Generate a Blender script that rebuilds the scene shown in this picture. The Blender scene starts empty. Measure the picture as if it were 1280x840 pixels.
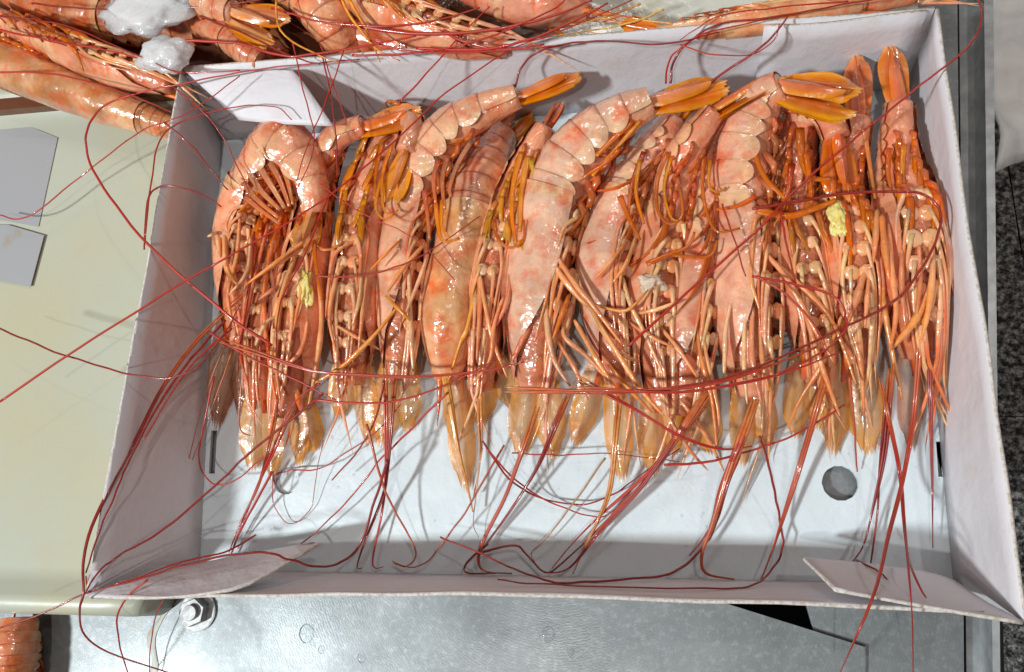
import bpy, bmesh, math, random
from mathutils import Vector, Matrix, noise
R_ = math.radians
random.seed(7)
sc = bpy.context.scene
COL = sc.collection

# ------------------------------------------------------------------ camera
CAM = Vector((0.0637, -0.1192, 0.4725)); CROT = (0.2382, 0.1668, 0.0085); FPX = 965.0
cd = bpy.data.cameras.new('camera'); cam = bpy.data.objects.new('camera', cd); COL.objects.link(cam)
cam.location = CAM; cam.rotation_euler = CROT
cd.sensor_width = 36; cd.lens = 36 * FPX / 1280; cd.clip_start = 0.01; cd.clip_end = 50
sc.camera = cam
from mathutils import Euler
CM = Euler(CROT, 'XYZ').to_matrix()

# ------------------------------------------------------------------ light
w = bpy.data.worlds.new('World'); sc.world = w; w.use_nodes = True
bg = w.node_tree.nodes['Background']; bg.inputs[0].default_value = (1.0, 0.84, 0.80, 1); bg.inputs[1].default_value = 0.118

def lamp(name, loc, target, size, power, col):
    l = bpy.data.lights.new(name, 'AREA'); l.shape = 'DISK'; l.size = size; l.energy = power; l.color = col
    o = bpy.data.objects.new(name, l); COL.objects.link(o); o.location = loc
    o.rotation_euler = (Vector(target) - Vector(loc)).to_track_quat('-Z', 'Y').to_euler()
    return o
lamp('stall_lamp', (-1.40, -0.90, 1.80), (0.0, 0, 0), 0.19, 55, (0.91, 0.98, 1.0))
lamp('stall_lamp', (-0.12, -0.80, 1.75), (0, 0, 0), 0.04, 6.5, (1.0, 0.97, 0.93))
lamp('stall_lamp', (0.75, 0.55, 1.80), (0, 0, 0), 0.04, 3.5, (1.0, 0.95, 0.90))
lamp('stall_lamp', (-0.15, 0.95, 1.30), (0, 0.05, 0), 0.35, 3, (1.0, 0.93, 0.88))

sc.view_settings.view_transform = 'Standard'; sc.view_settings.look = 'None'
sc.view_settings.exposure = 0.0; sc.view_settings.gamma = 1.0; sc.view_settings.use_curve_mapping = False
sc.render.engine = 'CYCLES'
sc.cycles.use_denoising = True
sc.cycles.max_bounces = 8; sc.cycles.transparent_max_bounces = 12
sc.cycles.caustics_reflective = False; sc.cycles.caustics_refractive = False

# ------------------------------------------------------------------ helpers
def U(x, y, z=0.0):
    """where the line of sight through photo pixel (x, y) meets height z"""
    d = CM @ Vector(((x - 640) / FPX, (420 - y) / FPX, -1.0))
    return CAM + d * ((z - CAM.z) / d.z)
PX = 0.0005

def cr(pts, n):
    """Catmull-Rom through tuples, n samples"""
    P = [pts[0]] + list(pts) + [pts[-1]]; m = len(pts) - 1; out = []
    for i in range(n):
        t = i / (n - 1) * m; k = min(int(t), m - 1); f = t - k
        a, b, c, d = P[k], P[k + 1], P[k + 2], P[k + 3]
        out.append(tuple(0.5 * (2 * b[j] + (c[j] - a[j]) * f + (2 * a[j] - 5 * b[j] + 4 * c[j] - d[j]) * f * f
                                + (3 * b[j] - a[j] - 3 * c[j] + d[j]) * f ** 3) for j in range(len(b))))
    return out
def mix(a, b, t): return tuple(x + (y - x) * t for x, y in zip(a, b))
def jit(c, s=0.08):
    k = 1 + random.uniform(-s, s) * 1.5
    return tuple(min(1, max(0.003, x * k * (1 + random.uniform(-s, s)))) for x in c)

class MB:
    def __init__(self): self.v = []; self.f = []; self.c = []; self.mi = []
    def add(self, p, c=(1, 1, 1)): self.v.append(tuple(p)); self.c.append(c); return len(self.v) - 1
    def face(self, idx, m=0): self.f.append(tuple(idx)); self.mi.append(m)
    def grid(self, rows, cols, close=False):
        base = len(self.v); n = len(rows[0])
        for r, cc in zip(rows, cols):
            for p, c in zip(r, cc): self.add(p, c)
        for i in range(len(rows) - 1):
            for j in range(n if close else n - 1):
                a = base + i * n + j; b = base + i * n + (j + 1) % n
                self.face((a, b, b + n, a + n))
        return base
    def tube(self, pts, rad, cols, seg=6, flat=1.0, up=Vector((0, 0, 1)), caps=True):
        pts = [Vector(p) for p in pts]; n = len(pts); rows = []; cc = []
        prev = None
        for i, p in enumerate(pts):
            t = (pts[min(i + 1, n - 1)] - pts[max(i - 1, 0)])
            t = t.normalized() if t.length > 1e-9 else Vector((0, -1, 0))
            if prev is None:
                a = up if abs(t.dot(up)) < 0.95 else Vector((1, 0, 0))
                s = t.cross(a).normalized()
            else:
                s = (prev - t * prev.dot(t)).normalized()
            prev = s; u = s.cross(t)
            r = rad[i]
            rows.append([p + s * (math.cos(k * 2 * math.pi / seg) * r) + u * (math.sin(k * 2 * math.pi / seg) * r * flat) for k in range(seg)])
            cc.append([cols[i]] * seg)
        b = self.grid(rows, cc, True)
        if caps:
            self.face(tuple(b + k for k in range(seg))[::-1])
            self.face(tuple(b + (n - 1) * seg + k for k in range(seg)))
    def ball(self, c, rx, col, rot=None, seg=8, rings=5):
        rows = []; cc = []
        for i in range(rings + 1):
            a = math.pi * i / rings
            row = []
            for j in range(seg):
                b = 2 * math.pi * j / seg
                v = Vector((rx[0] * max(0.02, math.sin(a)) * math.cos(b), rx[1] * max(0.02, math.sin(a)) * math.sin(b), rx[2] * math.cos(a)))
                if rot: v = rot @ v
                row.append(Vector(c) + v)
            rows.append(row); cc.append([col] * seg)
        self.grid(rows, cc, True)
    def prism(self, poly, th, m=0, mside=None, col=(1, 1, 1)):
        """poly: list of 3D points; thick downward along its normal"""
        P = [Vector(p) for p in poly]; nrm = Vector((0, 0, 0))
        for i in range(len(P)):
            a, b = P[i], P[(i + 1) % len(P)]; nrm += a.cross(b)
        nrm.normalize()
        a = [self.add(p, col) for p in P]; b = [self.add(p - nrm * th, col) for p in P]; n = len(P)
        self.face(a, m); self.face(b[::-1], m)
        for i in range(n): self.face((a[i], b[i], b[(i + 1) % n], a[(i + 1) % n]), m if mside is None else mside)
    def build(self, name, mats, parent=None, smooth=True):
        me = bpy.data.meshes.new(name); me.from_pydata(self.v, [], self.f)
        if not isinstance(mats, (list, tuple)): mats = [mats]
        for m in mats: me.materials.append(m)
        if len(mats) > 1: me.polygons.foreach_set('material_index', self.mi)
        at = me.color_attributes.new('Col', 'FLOAT_COLOR', 'POINT')
        at.data.foreach_set('color', [x for c in self.c for x in (c[0], c[1], c[2], 1.0)])
        if smooth: me.polygons.foreach_set('use_smooth', [True] * len(me.polygons))
        me.update()
        o = bpy.data.objects.new(name, me); COL.objects.link(o)
        if parent is not None:
            o.parent = parent
            o.matrix_parent_inverse = parent.matrix_world.inverted() if parent.parent is None and parent.type != 'EMPTY' else Matrix.Translation(-parent.location)
        return o

def tag(o, label=None, cat=None, group=None, kind=None):
    if label: o['label'] = label
    if cat: o['category'] = cat
    if group: o['group'] = group
    if kind: o['kind'] = kind
    return o
def empty(name, loc):
    o = bpy.data.objects.new(name, None); COL.objects.link(o); o.location = loc; o.empty_display_size = 0.02
    return o

# ------------------------------------------------------------------ materials
class NT:
    def __init__(self, name):
        self.m = bpy.data.materials.new(name); self.m.use_nodes = True
        self.t = self.m.node_tree; self.p = self.t.nodes['Principled BSDF']; self.out = self.t.nodes['Material Output']
    def n(self, typ, **kw):
        x = self.t.nodes.new('ShaderNode' + typ)
        for k, v in kw.items(): setattr(x, k, v)
        return x
    def l(self, a, b): self.t.links.new(a, b)
    def coord(self, kind='Object'):
        return self.n('TexCoord').outputs[kind]
    def world(self): return self.n('NewGeometry').outputs['Position']
    def noise(self, scale, vec=None, detail=4, rough=0.55, stretch=None):
        x = self.n('TexNoise'); x.inputs['Scale'].default_value = scale; x.inputs['Detail'].default_value = detail; x.inputs['Roughness'].default_value = rough
        if vec is None: vec = self.world()
        if stretch:
            mp = self.n('Mapping'); mp.inputs['Scale'].default_value = stretch; self.l(vec, mp.inputs['Vector']); vec = mp.outputs[0]
        self.l(vec, x.inputs['Vector']); return x.outputs['Fac']
    def ramp(self, fac, stops):
        r = self.n('ValToRGB'); e = r.color_ramp.elements
        while len(e) < len(stops): e.new(0.5)
        for k, (pos, c) in enumerate(stops):
            e[k].position = pos; e[k].color = (c, c, c, 1) if not isinstance(c, tuple) else (*c, 1)
        self.l(fac, r.inputs[0]); return r.outputs[0]
    def mixc(self, fac, a, b, mode='MIX'):
        x = self.n('Mix', data_type='RGBA', blend_type=mode)
        for s, v in ((0, fac), (6, a), (7, b)):
            if hasattr(v, 'links'): self.l(v, x.inputs[s])
            elif isinstance(v, tuple): x.inputs[s].default_value = (*v, 1)
            else: x.inputs[s].default_value = v
        return x.outputs[2]
    def bump(self, h, strength, dist, nrm=None):
        b = self.n('Bump'); b.inputs['Strength'].default_value = strength; b.inputs['Distance'].default_value = dist
        self.l(h, b.inputs['Height'])
        if nrm: self.l(nrm, b.inputs['Normal'])
        return b.outputs[0]
    def set(self, **kw):
        for k, v in kw.items():
            i = self.p.inputs[k.replace('_', ' ')]
            if hasattr(v, 'links'): self.l(v, i)
            elif isinstance(v, tuple) and len(v) == 3 and i.type == 'RGBA': i.default_value = (*v, 1)
            else: i.default_value = v
        return self

def col_attr(t):
    a = t.n('Attribute'); a.attribute_name = 'Col'; return a.outputs['Color']

def shell_mat(name, sss=0.35, mott=1.0, bump=0.0006, bscale=260, trans=0.0, rough=0.26):
    t = NT(name); c = col_attr(t)
    n1 = t.noise(75, detail=5); n2 = t.noise(230, detail=3); n3 = t.noise(38, detail=2)
    pale = t.ramp(n1, [(0.42, 0.0), (0.72, 0.6 * mott)])
    c1 = t.mixc(pale, c, (0.85, 0.56, 0.36))
    red = t.ramp(t.noise(85, detail=5, rough=0.62), [(0.48, 0.0), (0.72, 0.75 * mott)])
    c2 = t.mixc(red, c1, (0.76, 0.13, 0.035))
    dots = t.ramp(t.noise(520, detail=2), [(0.60, 0.0), (0.72, 0.30 * mott)])
    c2 = t.mixc(dots, c2, (0.66, 0.13, 0.05))
    dk = t.ramp(n3, [(0.35, 0.80), (0.6, 1.05)])
    c3 = t.mixc(1.0, c2, dk, 'MULTIPLY')
    hs = t.n('HueSaturation'); hs.inputs['Saturation'].default_value = 1.06; hs.inputs['Hue'].default_value = 0.496; hs.inputs['Value'].default_value = 0.99; t.l(c3, hs.inputs['Color']); c3 = hs.outputs[0]
    bn = t.noise(bscale * .75, detail=2, rough=0.45); bn2 = t.noise(70, detail=2)
    nrm = t.bump(bn, 0.7, bump * 2.0, t.bump(bn2, 0.6, bump * 3.5))
    t.set(Base_Color=c3, Roughness=rough, Subsurface_Weight=sss, Subsurface_Radius=(1.0, 0.35, 0.2), Subsurface_Scale=0.005,
          Coat_Weight=1.0, Coat_Roughness=0.06, Coat_IOR=1.5, Specular_IOR_Level=0.6, Normal=nrm)
    t.l(nrm, t.p.inputs['Coat Normal'])
    if trans:
        tr = t.n('BsdfTransparent'); mx = t.n('MixShader'); fr = t.n('BsdfTranslucent'); t.l(c3, fr.inputs[0])
        m2 = t.n('MixShader'); m2.inputs[0].default_value = 0.35
        t.l(t.p.outputs[0], m2.inputs[1]); t.l(fr.outputs[0], m2.inputs[2])
        mx.inputs[0].default_value = trans; t.l(m2.outputs[0], mx.inputs[1]); t.l(tr.outputs[0], mx.inputs[2])
        t.l(mx.outputs[0], t.out.inputs[0])
    return t.m

M = {}
M['shell'] = shell_mat('shrimp_shell')
M['flesh'] = shell_mat('shrimp_flesh', mott=0.6, bump=0.0009)
M['limb'] = shell_mat('shrimp_limb', sss=0.12, mott=0.45, bump=0.0004, bscale=420, rough=0.35)
M['ribbon'] = shell_mat('shrimp_swimmeret', sss=0.0, mott=0.35, bump=0.0004, bscale=300, trans=0.12)
M['fan'] = shell_mat('shrimp_tail_plate', sss=0.1, mott=0.3, bump=0.0004, bscale=180)
M['scale'] = shell_mat('shrimp_antenna_scale', sss=0.0, mott=0.25, bump=0.0004, bscale=240, trans=0.5)

t = NT('antenna'); c = col_attr(t)
t.set(Base_Color=t.mixc(t.ramp(t.noise(300), [(0.4, 0.0), (0.7, 0.5)]), c, (0.40, 0.035, 0.012)), Roughness=0.4, Coat_Weight=0.45, Coat_Roughness=0.08)
M['antenna'] = t.m

def card(name, base, stain=(0.55, 0.42, 0.30), wet=0.0):
    t = NT(name)
    n = t.noise(9, detail=6); s = t.ramp(t.noise(26, detail=6, rough=0.66), [(0.58, 0.0), (0.74, 0.42)])
    c = t.mixc(t.ramp(n, [(0.3, 0.0), (0.75, 1.0)]), base, tuple(x * 0.93 for x in base))
    c = t.mixc(s, c, stain)
    sp = t.ramp(t.noise(420, detail=2), [(0.70, 0.0), (0.76, 0.35)])
    c = t.mixc(sp, c, tuple(x * 0.6 for x in base))
    rg = t.ramp(t.noise(16, detail=3), [(0.45, 0.22 if wet else 0.5), (0.62, 0.55)])
    nrm = t.bump(t.noise(600, detail=2), 0.25, 0.0003, t.bump(t.noise(28, detail=4), 0.55, 0.004))
    t.set(Base_Color=c, Roughness=rg, Normal=nrm, Specular_IOR_Level=0.4)
    return t.m
M['card'] = card('coated_white_card', (0.70, 0.675, 0.70))
M['card_floor'] = card('wet_white_card', (0.69, 0.775, 0.81), stain=(0.62, 0.60, 0.52), wet=1.0)
t = NT('kraft_edge'); t.set(Base_Color=t.ramp(t.noise(500), [(0.35, (0.48, 0.40, 0.33)), (0.6, (0.68, 0.64, 0.60))]), Roughness=0.8); M['kraft'] = t.m

t = NT('brushed_metal')
wv = t.n('TexWave', wave_type='RINGS', rings_direction='Z'); mp = t.n('Mapping'); cc_ = U(690, 640, 0); mp.inputs['Location'].default_value = (-cc_.x, -cc_.y, 0)
t.l(t.world(), mp.inputs['Vector']); t.l(mp.outputs[0], wv.inputs['Vector']); wv.inputs['Scale'].default_value = 190; wv.inputs['Distortion'].default_value = 9; wv.inputs['Detail'].default_value = 4; wv.inputs['Detail Scale'].default_value = 3
st2 = t.noise(14, detail=5); bl = t.noise(34, detail=7, rough=0.72); fine = t.noise(240, detail=4, rough=0.7)
c = t.ramp(bl, [(0.3, (0.20, 0.22, 0.225)), (0.7, (0.28, 0.30, 0.305))])
c = t.mixc(t.ramp(fine, [(0.5, 0.0), (0.75, 0.5)]), c, (0.46, 0.48, 0.49))
c = t.mixc(t.ramp(t.noise(11, detail=5), [(0.55, 0.0), (0.66, 0.4)]), c, (0.16, 0.17, 0.17))
c = t.mixc(t.ramp(t.noise(26, detail=5), [(0.64, 0.0), (0.74, 0.35)]), c, (0.22, 0.18, 0.12))
t.set(Base_Color=c, Metallic=0.45, Roughness=t.ramp(st2, [(0.35, 0.30), (0.65, 0.48)]), Normal=t.bump(wv.outputs['Fac'], 0.10, 0.0003, t.bump(t.noise(18, detail=2), 0.12, 0.002)))
M['metal'] = t.m
t = NT('galvanised_metal')
c = t.ramp(t.noise(55, detail=6, rough=0.7), [(0.3, (0.20, 0.21, 0.21)), (0.7, (0.40, 0.42, 0.42))])
t.set(Base_Color=c, Metallic=0.5, Roughness=0.5, Normal=t.bump(t.noise(140), 0.4, 0.0006)); M['galv'] = t.m
t = NT('steel_lip'); t.set(Base_Color=t.ramp(t.noise(120), [(0.3, (0.42, 0.45, 0.46)), (0.7, (0.62, 0.66, 0.67))]), Metallic=0.6, Roughness=0.42, Normal=t.bump(t.noise(200), 0.3, 0.0005)); M['lip'] = t.m
t = NT('bolt_steel'); t.set(Base_Color=t.ramp(t.noise(300), [(0.3, (0.28, 0.28, 0.28)), (0.7, (0.48, 0.48, 0.47))]), Metallic=0.5, Roughness=0.5); M['bolt'] = t.m
t = NT('cream_plastic')
c = t.mixc(t.ramp(t.noise(7, detail=5), [(0.45, 0.0), (0.7, 0.6)]), (0.46, 0.47, 0.38), (0.50, 0.44, 0.25))
c = t.mixc(t.ramp(t.noise(40, detail=4), [(0.62, 0.0), (0.78, 0.3)]), c, (0.5, 0.40, 0.22))
t.set(Base_Color=c, Roughness=0.36, Normal=t.bump(t.noise(25), 0.3, 0.002)); M['cream'] = t.m
t = NT('grey_paper')
c = t.mixc(t.ramp(t.noise(34, detail=3), [(0.66, 0.0), (0.74, 0.6)]), (0.35, 0.35, 0.36), (0.33, 0.27, 0.17))
t.set(Base_Color=c, Roughness=0.5, Normal=t.bump(t.noise(30), 0.2, 0.002)); M['paper'] = t.m
t = NT('white_sheet')
c = t.mixc(t.ramp(t.noise(9, detail=4), [(0.4, 0.0), (0.7, 1.0)]), (0.95, 0.95, 0.93), (0.86, 0.85, 0.80))
t.set(Base_Color=c, Roughness=0.45, Normal=t.bump(t.noise(16, detail=4), 0.6, 0.01)); M['sheet'] = t.m
t = NT('tray_white')
c = t.mixc(t.ramp(t.noise(20, detail=4), [(0.5, 0.0), (0.7, 0.6)]), (0.60, 0.60, 0.52), (0.50, 0.44, 0.28))
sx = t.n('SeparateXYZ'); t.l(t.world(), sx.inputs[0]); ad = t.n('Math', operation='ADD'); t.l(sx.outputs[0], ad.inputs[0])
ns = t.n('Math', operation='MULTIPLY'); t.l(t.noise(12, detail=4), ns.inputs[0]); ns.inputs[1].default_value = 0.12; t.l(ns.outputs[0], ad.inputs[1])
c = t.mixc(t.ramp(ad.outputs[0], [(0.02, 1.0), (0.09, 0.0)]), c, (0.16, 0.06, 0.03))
t.set(Base_Color=c, Roughness=0.15, Normal=t.bump(t.noise(60), 0.4, 0.003)); M['icewater'] = t.m
t = NT('paving'); n = t.noise(95, detail=6, rough=0.75)
t.set(Base_Color=t.ramp(n, [(0.42, (0.03, 0.03, 0.03)), (0.52, (0.30, 0.30, 0.29)), (0.61, (0.90, 0.90, 0.86))]), Roughness=t.ramp(t.noise(160), [(0.4, 0.25), (0.6, 0.6)]), Normal=t.bump(n, 1.0, 0.02)); M['paving'] = t.m
t = NT('ground'); t.set(Base_Color=(0.10, 0.10, 0.095), Roughness=0.8, Normal=t.bump(t.noise(90), 0.8, 0.01)); M['ground'] = t.m
t = NT('dark_cavity'); t.set(Base_Color=(0.012, 0.012, 0.012), Roughness=0.7); M['dark'] = t.m
t = NT('ice')
t.set(Base_Color=(0.95, 0.96, 0.97), Roughness=0.10, Transmission_Weight=0.22, IOR=1.31, Subsurface_Weight=1.0, Subsurface_Scale=0.02, Subsurface_Radius=(1, 1, 1), Coat_Weight=0.6,
      Normal=t.bump(t.noise(220, detail=3), 0.8, 0.0015, t.bump(t.noise(70), 0.7, 0.004))); M['ice'] = t.m
t = NT('water'); tr = t.n('BsdfTransparent'); tr.inputs[0].default_value = (0.96, 0.97, 0.98, 1); gl = t.n('BsdfGlossy'); gl.inputs['Roughness'].default_value = 0.04
fr = t.n('Fresnel'); fr.inputs[0].default_value = 1.33; mx = t.n('MixShader'); t.l(fr.outputs[0], mx.inputs[0]); t.l(tr.outputs[0], mx.inputs[1]); t.l(gl.outputs[0], mx.inputs[2]); t.l(mx.outputs[0], t.out.inputs[0]); M['water'] = t.m
t = NT('roe'); t.set(Base_Color=t.ramp(t.noise(400), [(0.35, (0.76, 0.56, 0.08)), (0.65, (0.86, 0.80, 0.36))]), Roughness=0.3, Subsurface_Weight=0.3, Subsurface_Scale=0.002, Coat_Weight=0.7, Normal=t.bump(t.noise(700), 0.6, 0.0006)); M['roe'] = t.m
t = NT('dried_glue'); t.set(Base_Color=t.ramp(t.noise(160), [(0.35, (0.36, 0.35, 0.27)), (0.65, (0.44, 0.44, 0.40))]), Roughness=0.35); M['glue'] = t.m

# ------------------------------------------------------------------ setting: ground, counter
GZ = -0.85
g = MB(); g.prism([(-3, -3, GZ - 0.02), (3, -3, GZ - 0.02), (3, 3, GZ - 0.02), (-3, 3, GZ - 0.02)], 0.05)
ground = g.build('ground', M['ground'], smooth=False); tag(ground, kind='structure')
pv = bpy.data.objects.new('pavement', None); COL.objects.link(pv); pv.location = (0.8, 0, GZ); tag(pv, kind='structure')
proto = None
for i in range(7):
    for j in range(9):
        b = MB(); s = 0.2685
        x0 = 0.42 + i * 0.27; y0 = -1.3 + j * 0.27
        if proto is None:
            n = 8; rows = []
            for a in range(n + 1):
                row = []
                for q in range(n + 1):
                    fx, fy = a / n, q / n
                    e = min(fx, 1 - fx, fy, 1 - fy)
                    row.append((fx * s, fy * s, (0.0 if e > 0 else -0.003) + noise.noise((fx * 5, fy * 5, 3)) * 0.004))
                rows.append(row)
            b.grid(rows, [[(1, 1, 1)] * (n + 1)] * (n + 1))
            k = len(b.v); bb = [b.add((0, 0, -.03)), b.add((s, 0, -.03)), b.add((s, s, -.03)), b.add((0, s, -.03))]
            c4 = [0, n * (n + 1), (n + 1) * (n + 1) - 1, n]
            for z in range(4): b.face((c4[z], bb[z], bb[(z + 1) % 4], c4[(z + 1) % 4]))
            proto = b.build('paving_stone', M['paving']); o = proto
        else:
            o = proto.copy(); COL.objects.link(o)
        o.parent = pv; o.location = (x0 - 0.8, y0, random.uniform(-.004, .004))

CZ = -0.0045
ctr = empty('counter', (0, 0, CZ)); tag(ctr, kind='structure')
def sheet(name, px, z, mat, parent, th=0.002, mside=None):
    b = MB(); P = [U(x, y, z) for x, y in px]; b.prism(P[::-1] if area(P) < 0 else P, th); return b.build(name, mat, parent, smooth=False)
def area(P): return sum(P[i].x * P[(i + 1) % len(P)].y - P[(i + 1) % len(P)].x * P[i].y for i in range(len(P)))
# base pan well below, then the plates above it; the notch between the plates is the dark opening
sheet('under_shelf', [(-250, -160), (1225, -160), (1262, 1050), (-250, 1050)], CZ - 0.055, M['dark'], ctr)
sheet('counter_plate', [(-250, -160), (760, -160), (760, 700), (868, 742), (1082, 809), (1080, 1000), (-250, 1000)], CZ, M['metal'], ctr)
sheet('counter_plate', [(760, -160), (1195, -160), (1204, 700), (1206, 1000), (1079, 1000), (1078, 812), (1018, 792), (1004, 744), (1000, 640), (760, 640)], CZ - 0.003, M['metal'], ctr)
sheet('counter_plate', [(1197, -160), (1228, -160), (1250, 1000), (1210, 1000)], CZ - 0.012, M['galv'], ctr)
b = MB()
A, B2 = U(1228, -160, 0.0), U(1243, 1000, 0.0); A2, B3 = U(1240, -160, 0.0), U(1252, 1000, 0.0)
b.prism([A, B2, B3, A2], 0.10); b.build('counter_lip', M['lip'], ctr, smooth=False)

# bolt on the counter
br = empty('bolt', U(246, 764, CZ)); tag(br, 'steel bolt with hexagonal nut and round washer in the metal counter', 'bolt')
def disc(mb, c, r, h, n, rot=0):
    c = Vector(c); rows = []
    for rr, hh in ((r, 0), (r, h * 0.85), (r * 0.93, h), (0.0001, h)):
        rows.append([c + Vector((math.cos(rot + 2 * math.pi * k / n) * rr, math.sin(rot + 2 * math.pi * k / n) * rr, hh)) for k in range(n)])
    mb.grid(rows, [[(1, 1, 1)] * n] * 4, True)
bc = U(248, 764, CZ)
b = MB(); disc(b, bc, 0.0125, 0.0018, 28); b.build('washer', M['bolt'], br, smooth=False)
b = MB(); disc(b, bc + Vector((0, 0, .0018)), 0.0088, 0.006, 6, 0.4); b.build('nut', M['bolt'], br, smooth=False)
b = MB(); disc(b, bc + Vector((0, 0, .0077)), 0.0048, 0.003, 16); b.build('stud', M['bolt'], br, smooth=False)
# glue smear and water drops on the counter
b = MB(); rows = []
for i in range(14):
    f = i / 13; x = 207 - 22 * f + 6 * math.sin(f * 9); y = 738 + 110 * f; wd = 3 + 4 * abs(math.sin(f * 7 + 1)) * (1 - f * .4)
    rows.append([U(x - wd, y, CZ + .0004), U(x, y, CZ + .0006), U(x + wd * .8, y, CZ + .0004)])
b.grid(rows, [[(1, 1, 1)] * 3] * 14); tag(b.build('glue_smear', M['glue']), 'yellowish smear of dried drip on the metal left of the bolt', 'smear')
for (x, y, r, lab) in [(685, 793, 7, 'round water drop on the metal below the middle of the box'), (383, 792, 9, 'largest flat water drop on the metal right of the bolt'),
                       (713, 815, 4, 'tiny water drop lower right of the round drop'), (452, 822, 5, 'small water drop at the bottom edge below the box'),
                       (402, 812, 4, 'small elongated drop beside the largest flat drop')]:
    b = MB(); b.ball(U(x, y, CZ), (r * PX * 1.1, r * PX * 1.3, r * PX * .32), (1, 1, 1), seg=14, rings=8)
    tag(b.build('water_drop', M['water']), lab, 'water drop', 'water drops on the metal counter')

# ------------------------------------------------------------------ white sheet at right
b = MB(); rows = []; n = 22
for i in range(n + 1):
    row = []
    for j in range(n + 1):
        fx, fy = i / n, j / n
        p = U(1236 + fx * 190, -60 + fy * (284 - 95 * fx) + 0, -0.12)
        p.z += 0.035 * noise.noise((p.x * 16 + p.y * 9, p.y * 4, 0)) + 0.016 * noise.noise((p.x * 50, p.y * 40, 5)) - 0.03 * max(0, fy - .8) * 5 * (fy - .8)
        row.append(p)
    rows.append(row)
b.grid(rows, [[(1, 1, 1)] * (n + 1)] * (n + 1))
ws = b.build('plastic_sheet', M['sheet']); tag(ws, 'creased white plastic sheet hanging beside the metal counter rail', 'plastic sheet')
ws.modifiers.new('thick', 'SOLIDIFY').thickness = 0.003

# ------------------------------------------------------------------ cream tray at left
TZ = 0.018
ty0, ty1 = U(60, 742, TZ).y, U(60, 118, TZ).y
tx0, tx1 = U(-180, 400, TZ).x, -0.238
tr = empty('cream_tray', ((tx0 + tx1) / 2, (ty0 + ty1) / 2, CZ + .001)); tag(tr, 'shallow cream plastic tray left of the white shrimp box', 'tray')
b = MB(); nx = 10
prof = [(ty0 - .012, -.003), (ty0 - .010, TZ + .006), (ty0 - .006, TZ + .010), (ty0, TZ + .009), (ty0 + .006, TZ + .002), (ty0 + .016, TZ),
        (0, TZ), (ty1 - .03, TZ), (ty1 - .014, TZ + .004), (ty1 - .006, TZ + .012), (ty1, TZ + .014), (ty1 + .008, TZ + .010), (ty1 + .010, -.003)]
xe0, xe1 = U(178, 742, TZ).x, U(236, 120, TZ).x
def xe(y): return xe0 + (xe1 - xe0) * (y - ty0) / (ty1 - ty0)
prof = [prof[0]] + prof + [prof[-1]]
rows = [[(tx0 + (xe(y) - tx0) * i / nx, y, z) for y, z in prof[1:-1]] for i in range(nx + 1)]
rows.append([(xe(y) + .006, y + (.004 if y < 0 else -.004), max(-.003, z - .004)) for y, z in prof[1:-1]]); rows.append([(xe(y) + .009, y + (.01 if y < 0 else -.01), -.003) for y, z in prof[1:-1]])
prof = prof[1:-1]; nx += 2
b.grid(rows, [[(1, 1, 1)] * len(prof)] * (nx + 1))
b.build('tray_body', M['cream'], tr).modifiers.new('t', 'SOLIDIFY').thickness = 0.0015
def paper(px, z, lab):
    b = MB(); P = [U(x, y, z) for x, y in px]; P = P if area(P) > 0 else P[::-1]; b.prism(P, .0005)
    tag(b.build('grey_paper', M['paper'], smooth=False), lab, 'paper', 'grey paper pieces on the cream tray')
paper([(-120, 110), (0, 143), (72, 172), (48, 283), (10, 276), (-120, 260)], TZ + .0022, 'large grey paper piece with a brown spot on cream tray')
paper([(10, 281), (55, 294), (38, 358), (-2, 350), (-60, 345), (-60, 281)], TZ + .0035, 'small grey paper flap between the two other grey pieces')
paper([(-120, 300), (28, 360), (12, 400), (2, 470), (-30, 560), (-120, 560)], TZ + .0012, 'lowest grey paper strip at the left edge of cream tray')

# ------------------------------------------------------------------ back tray (ice-wet) behind the box
b = MB(); yb = 0.172
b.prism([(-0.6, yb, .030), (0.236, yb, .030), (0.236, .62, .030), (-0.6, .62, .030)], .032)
bt = b.build('wet_tray', M['icewater'], smooth=False); tag(bt, 'wet pale tray behind the white box under the loose shrimp', 'tray')

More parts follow.
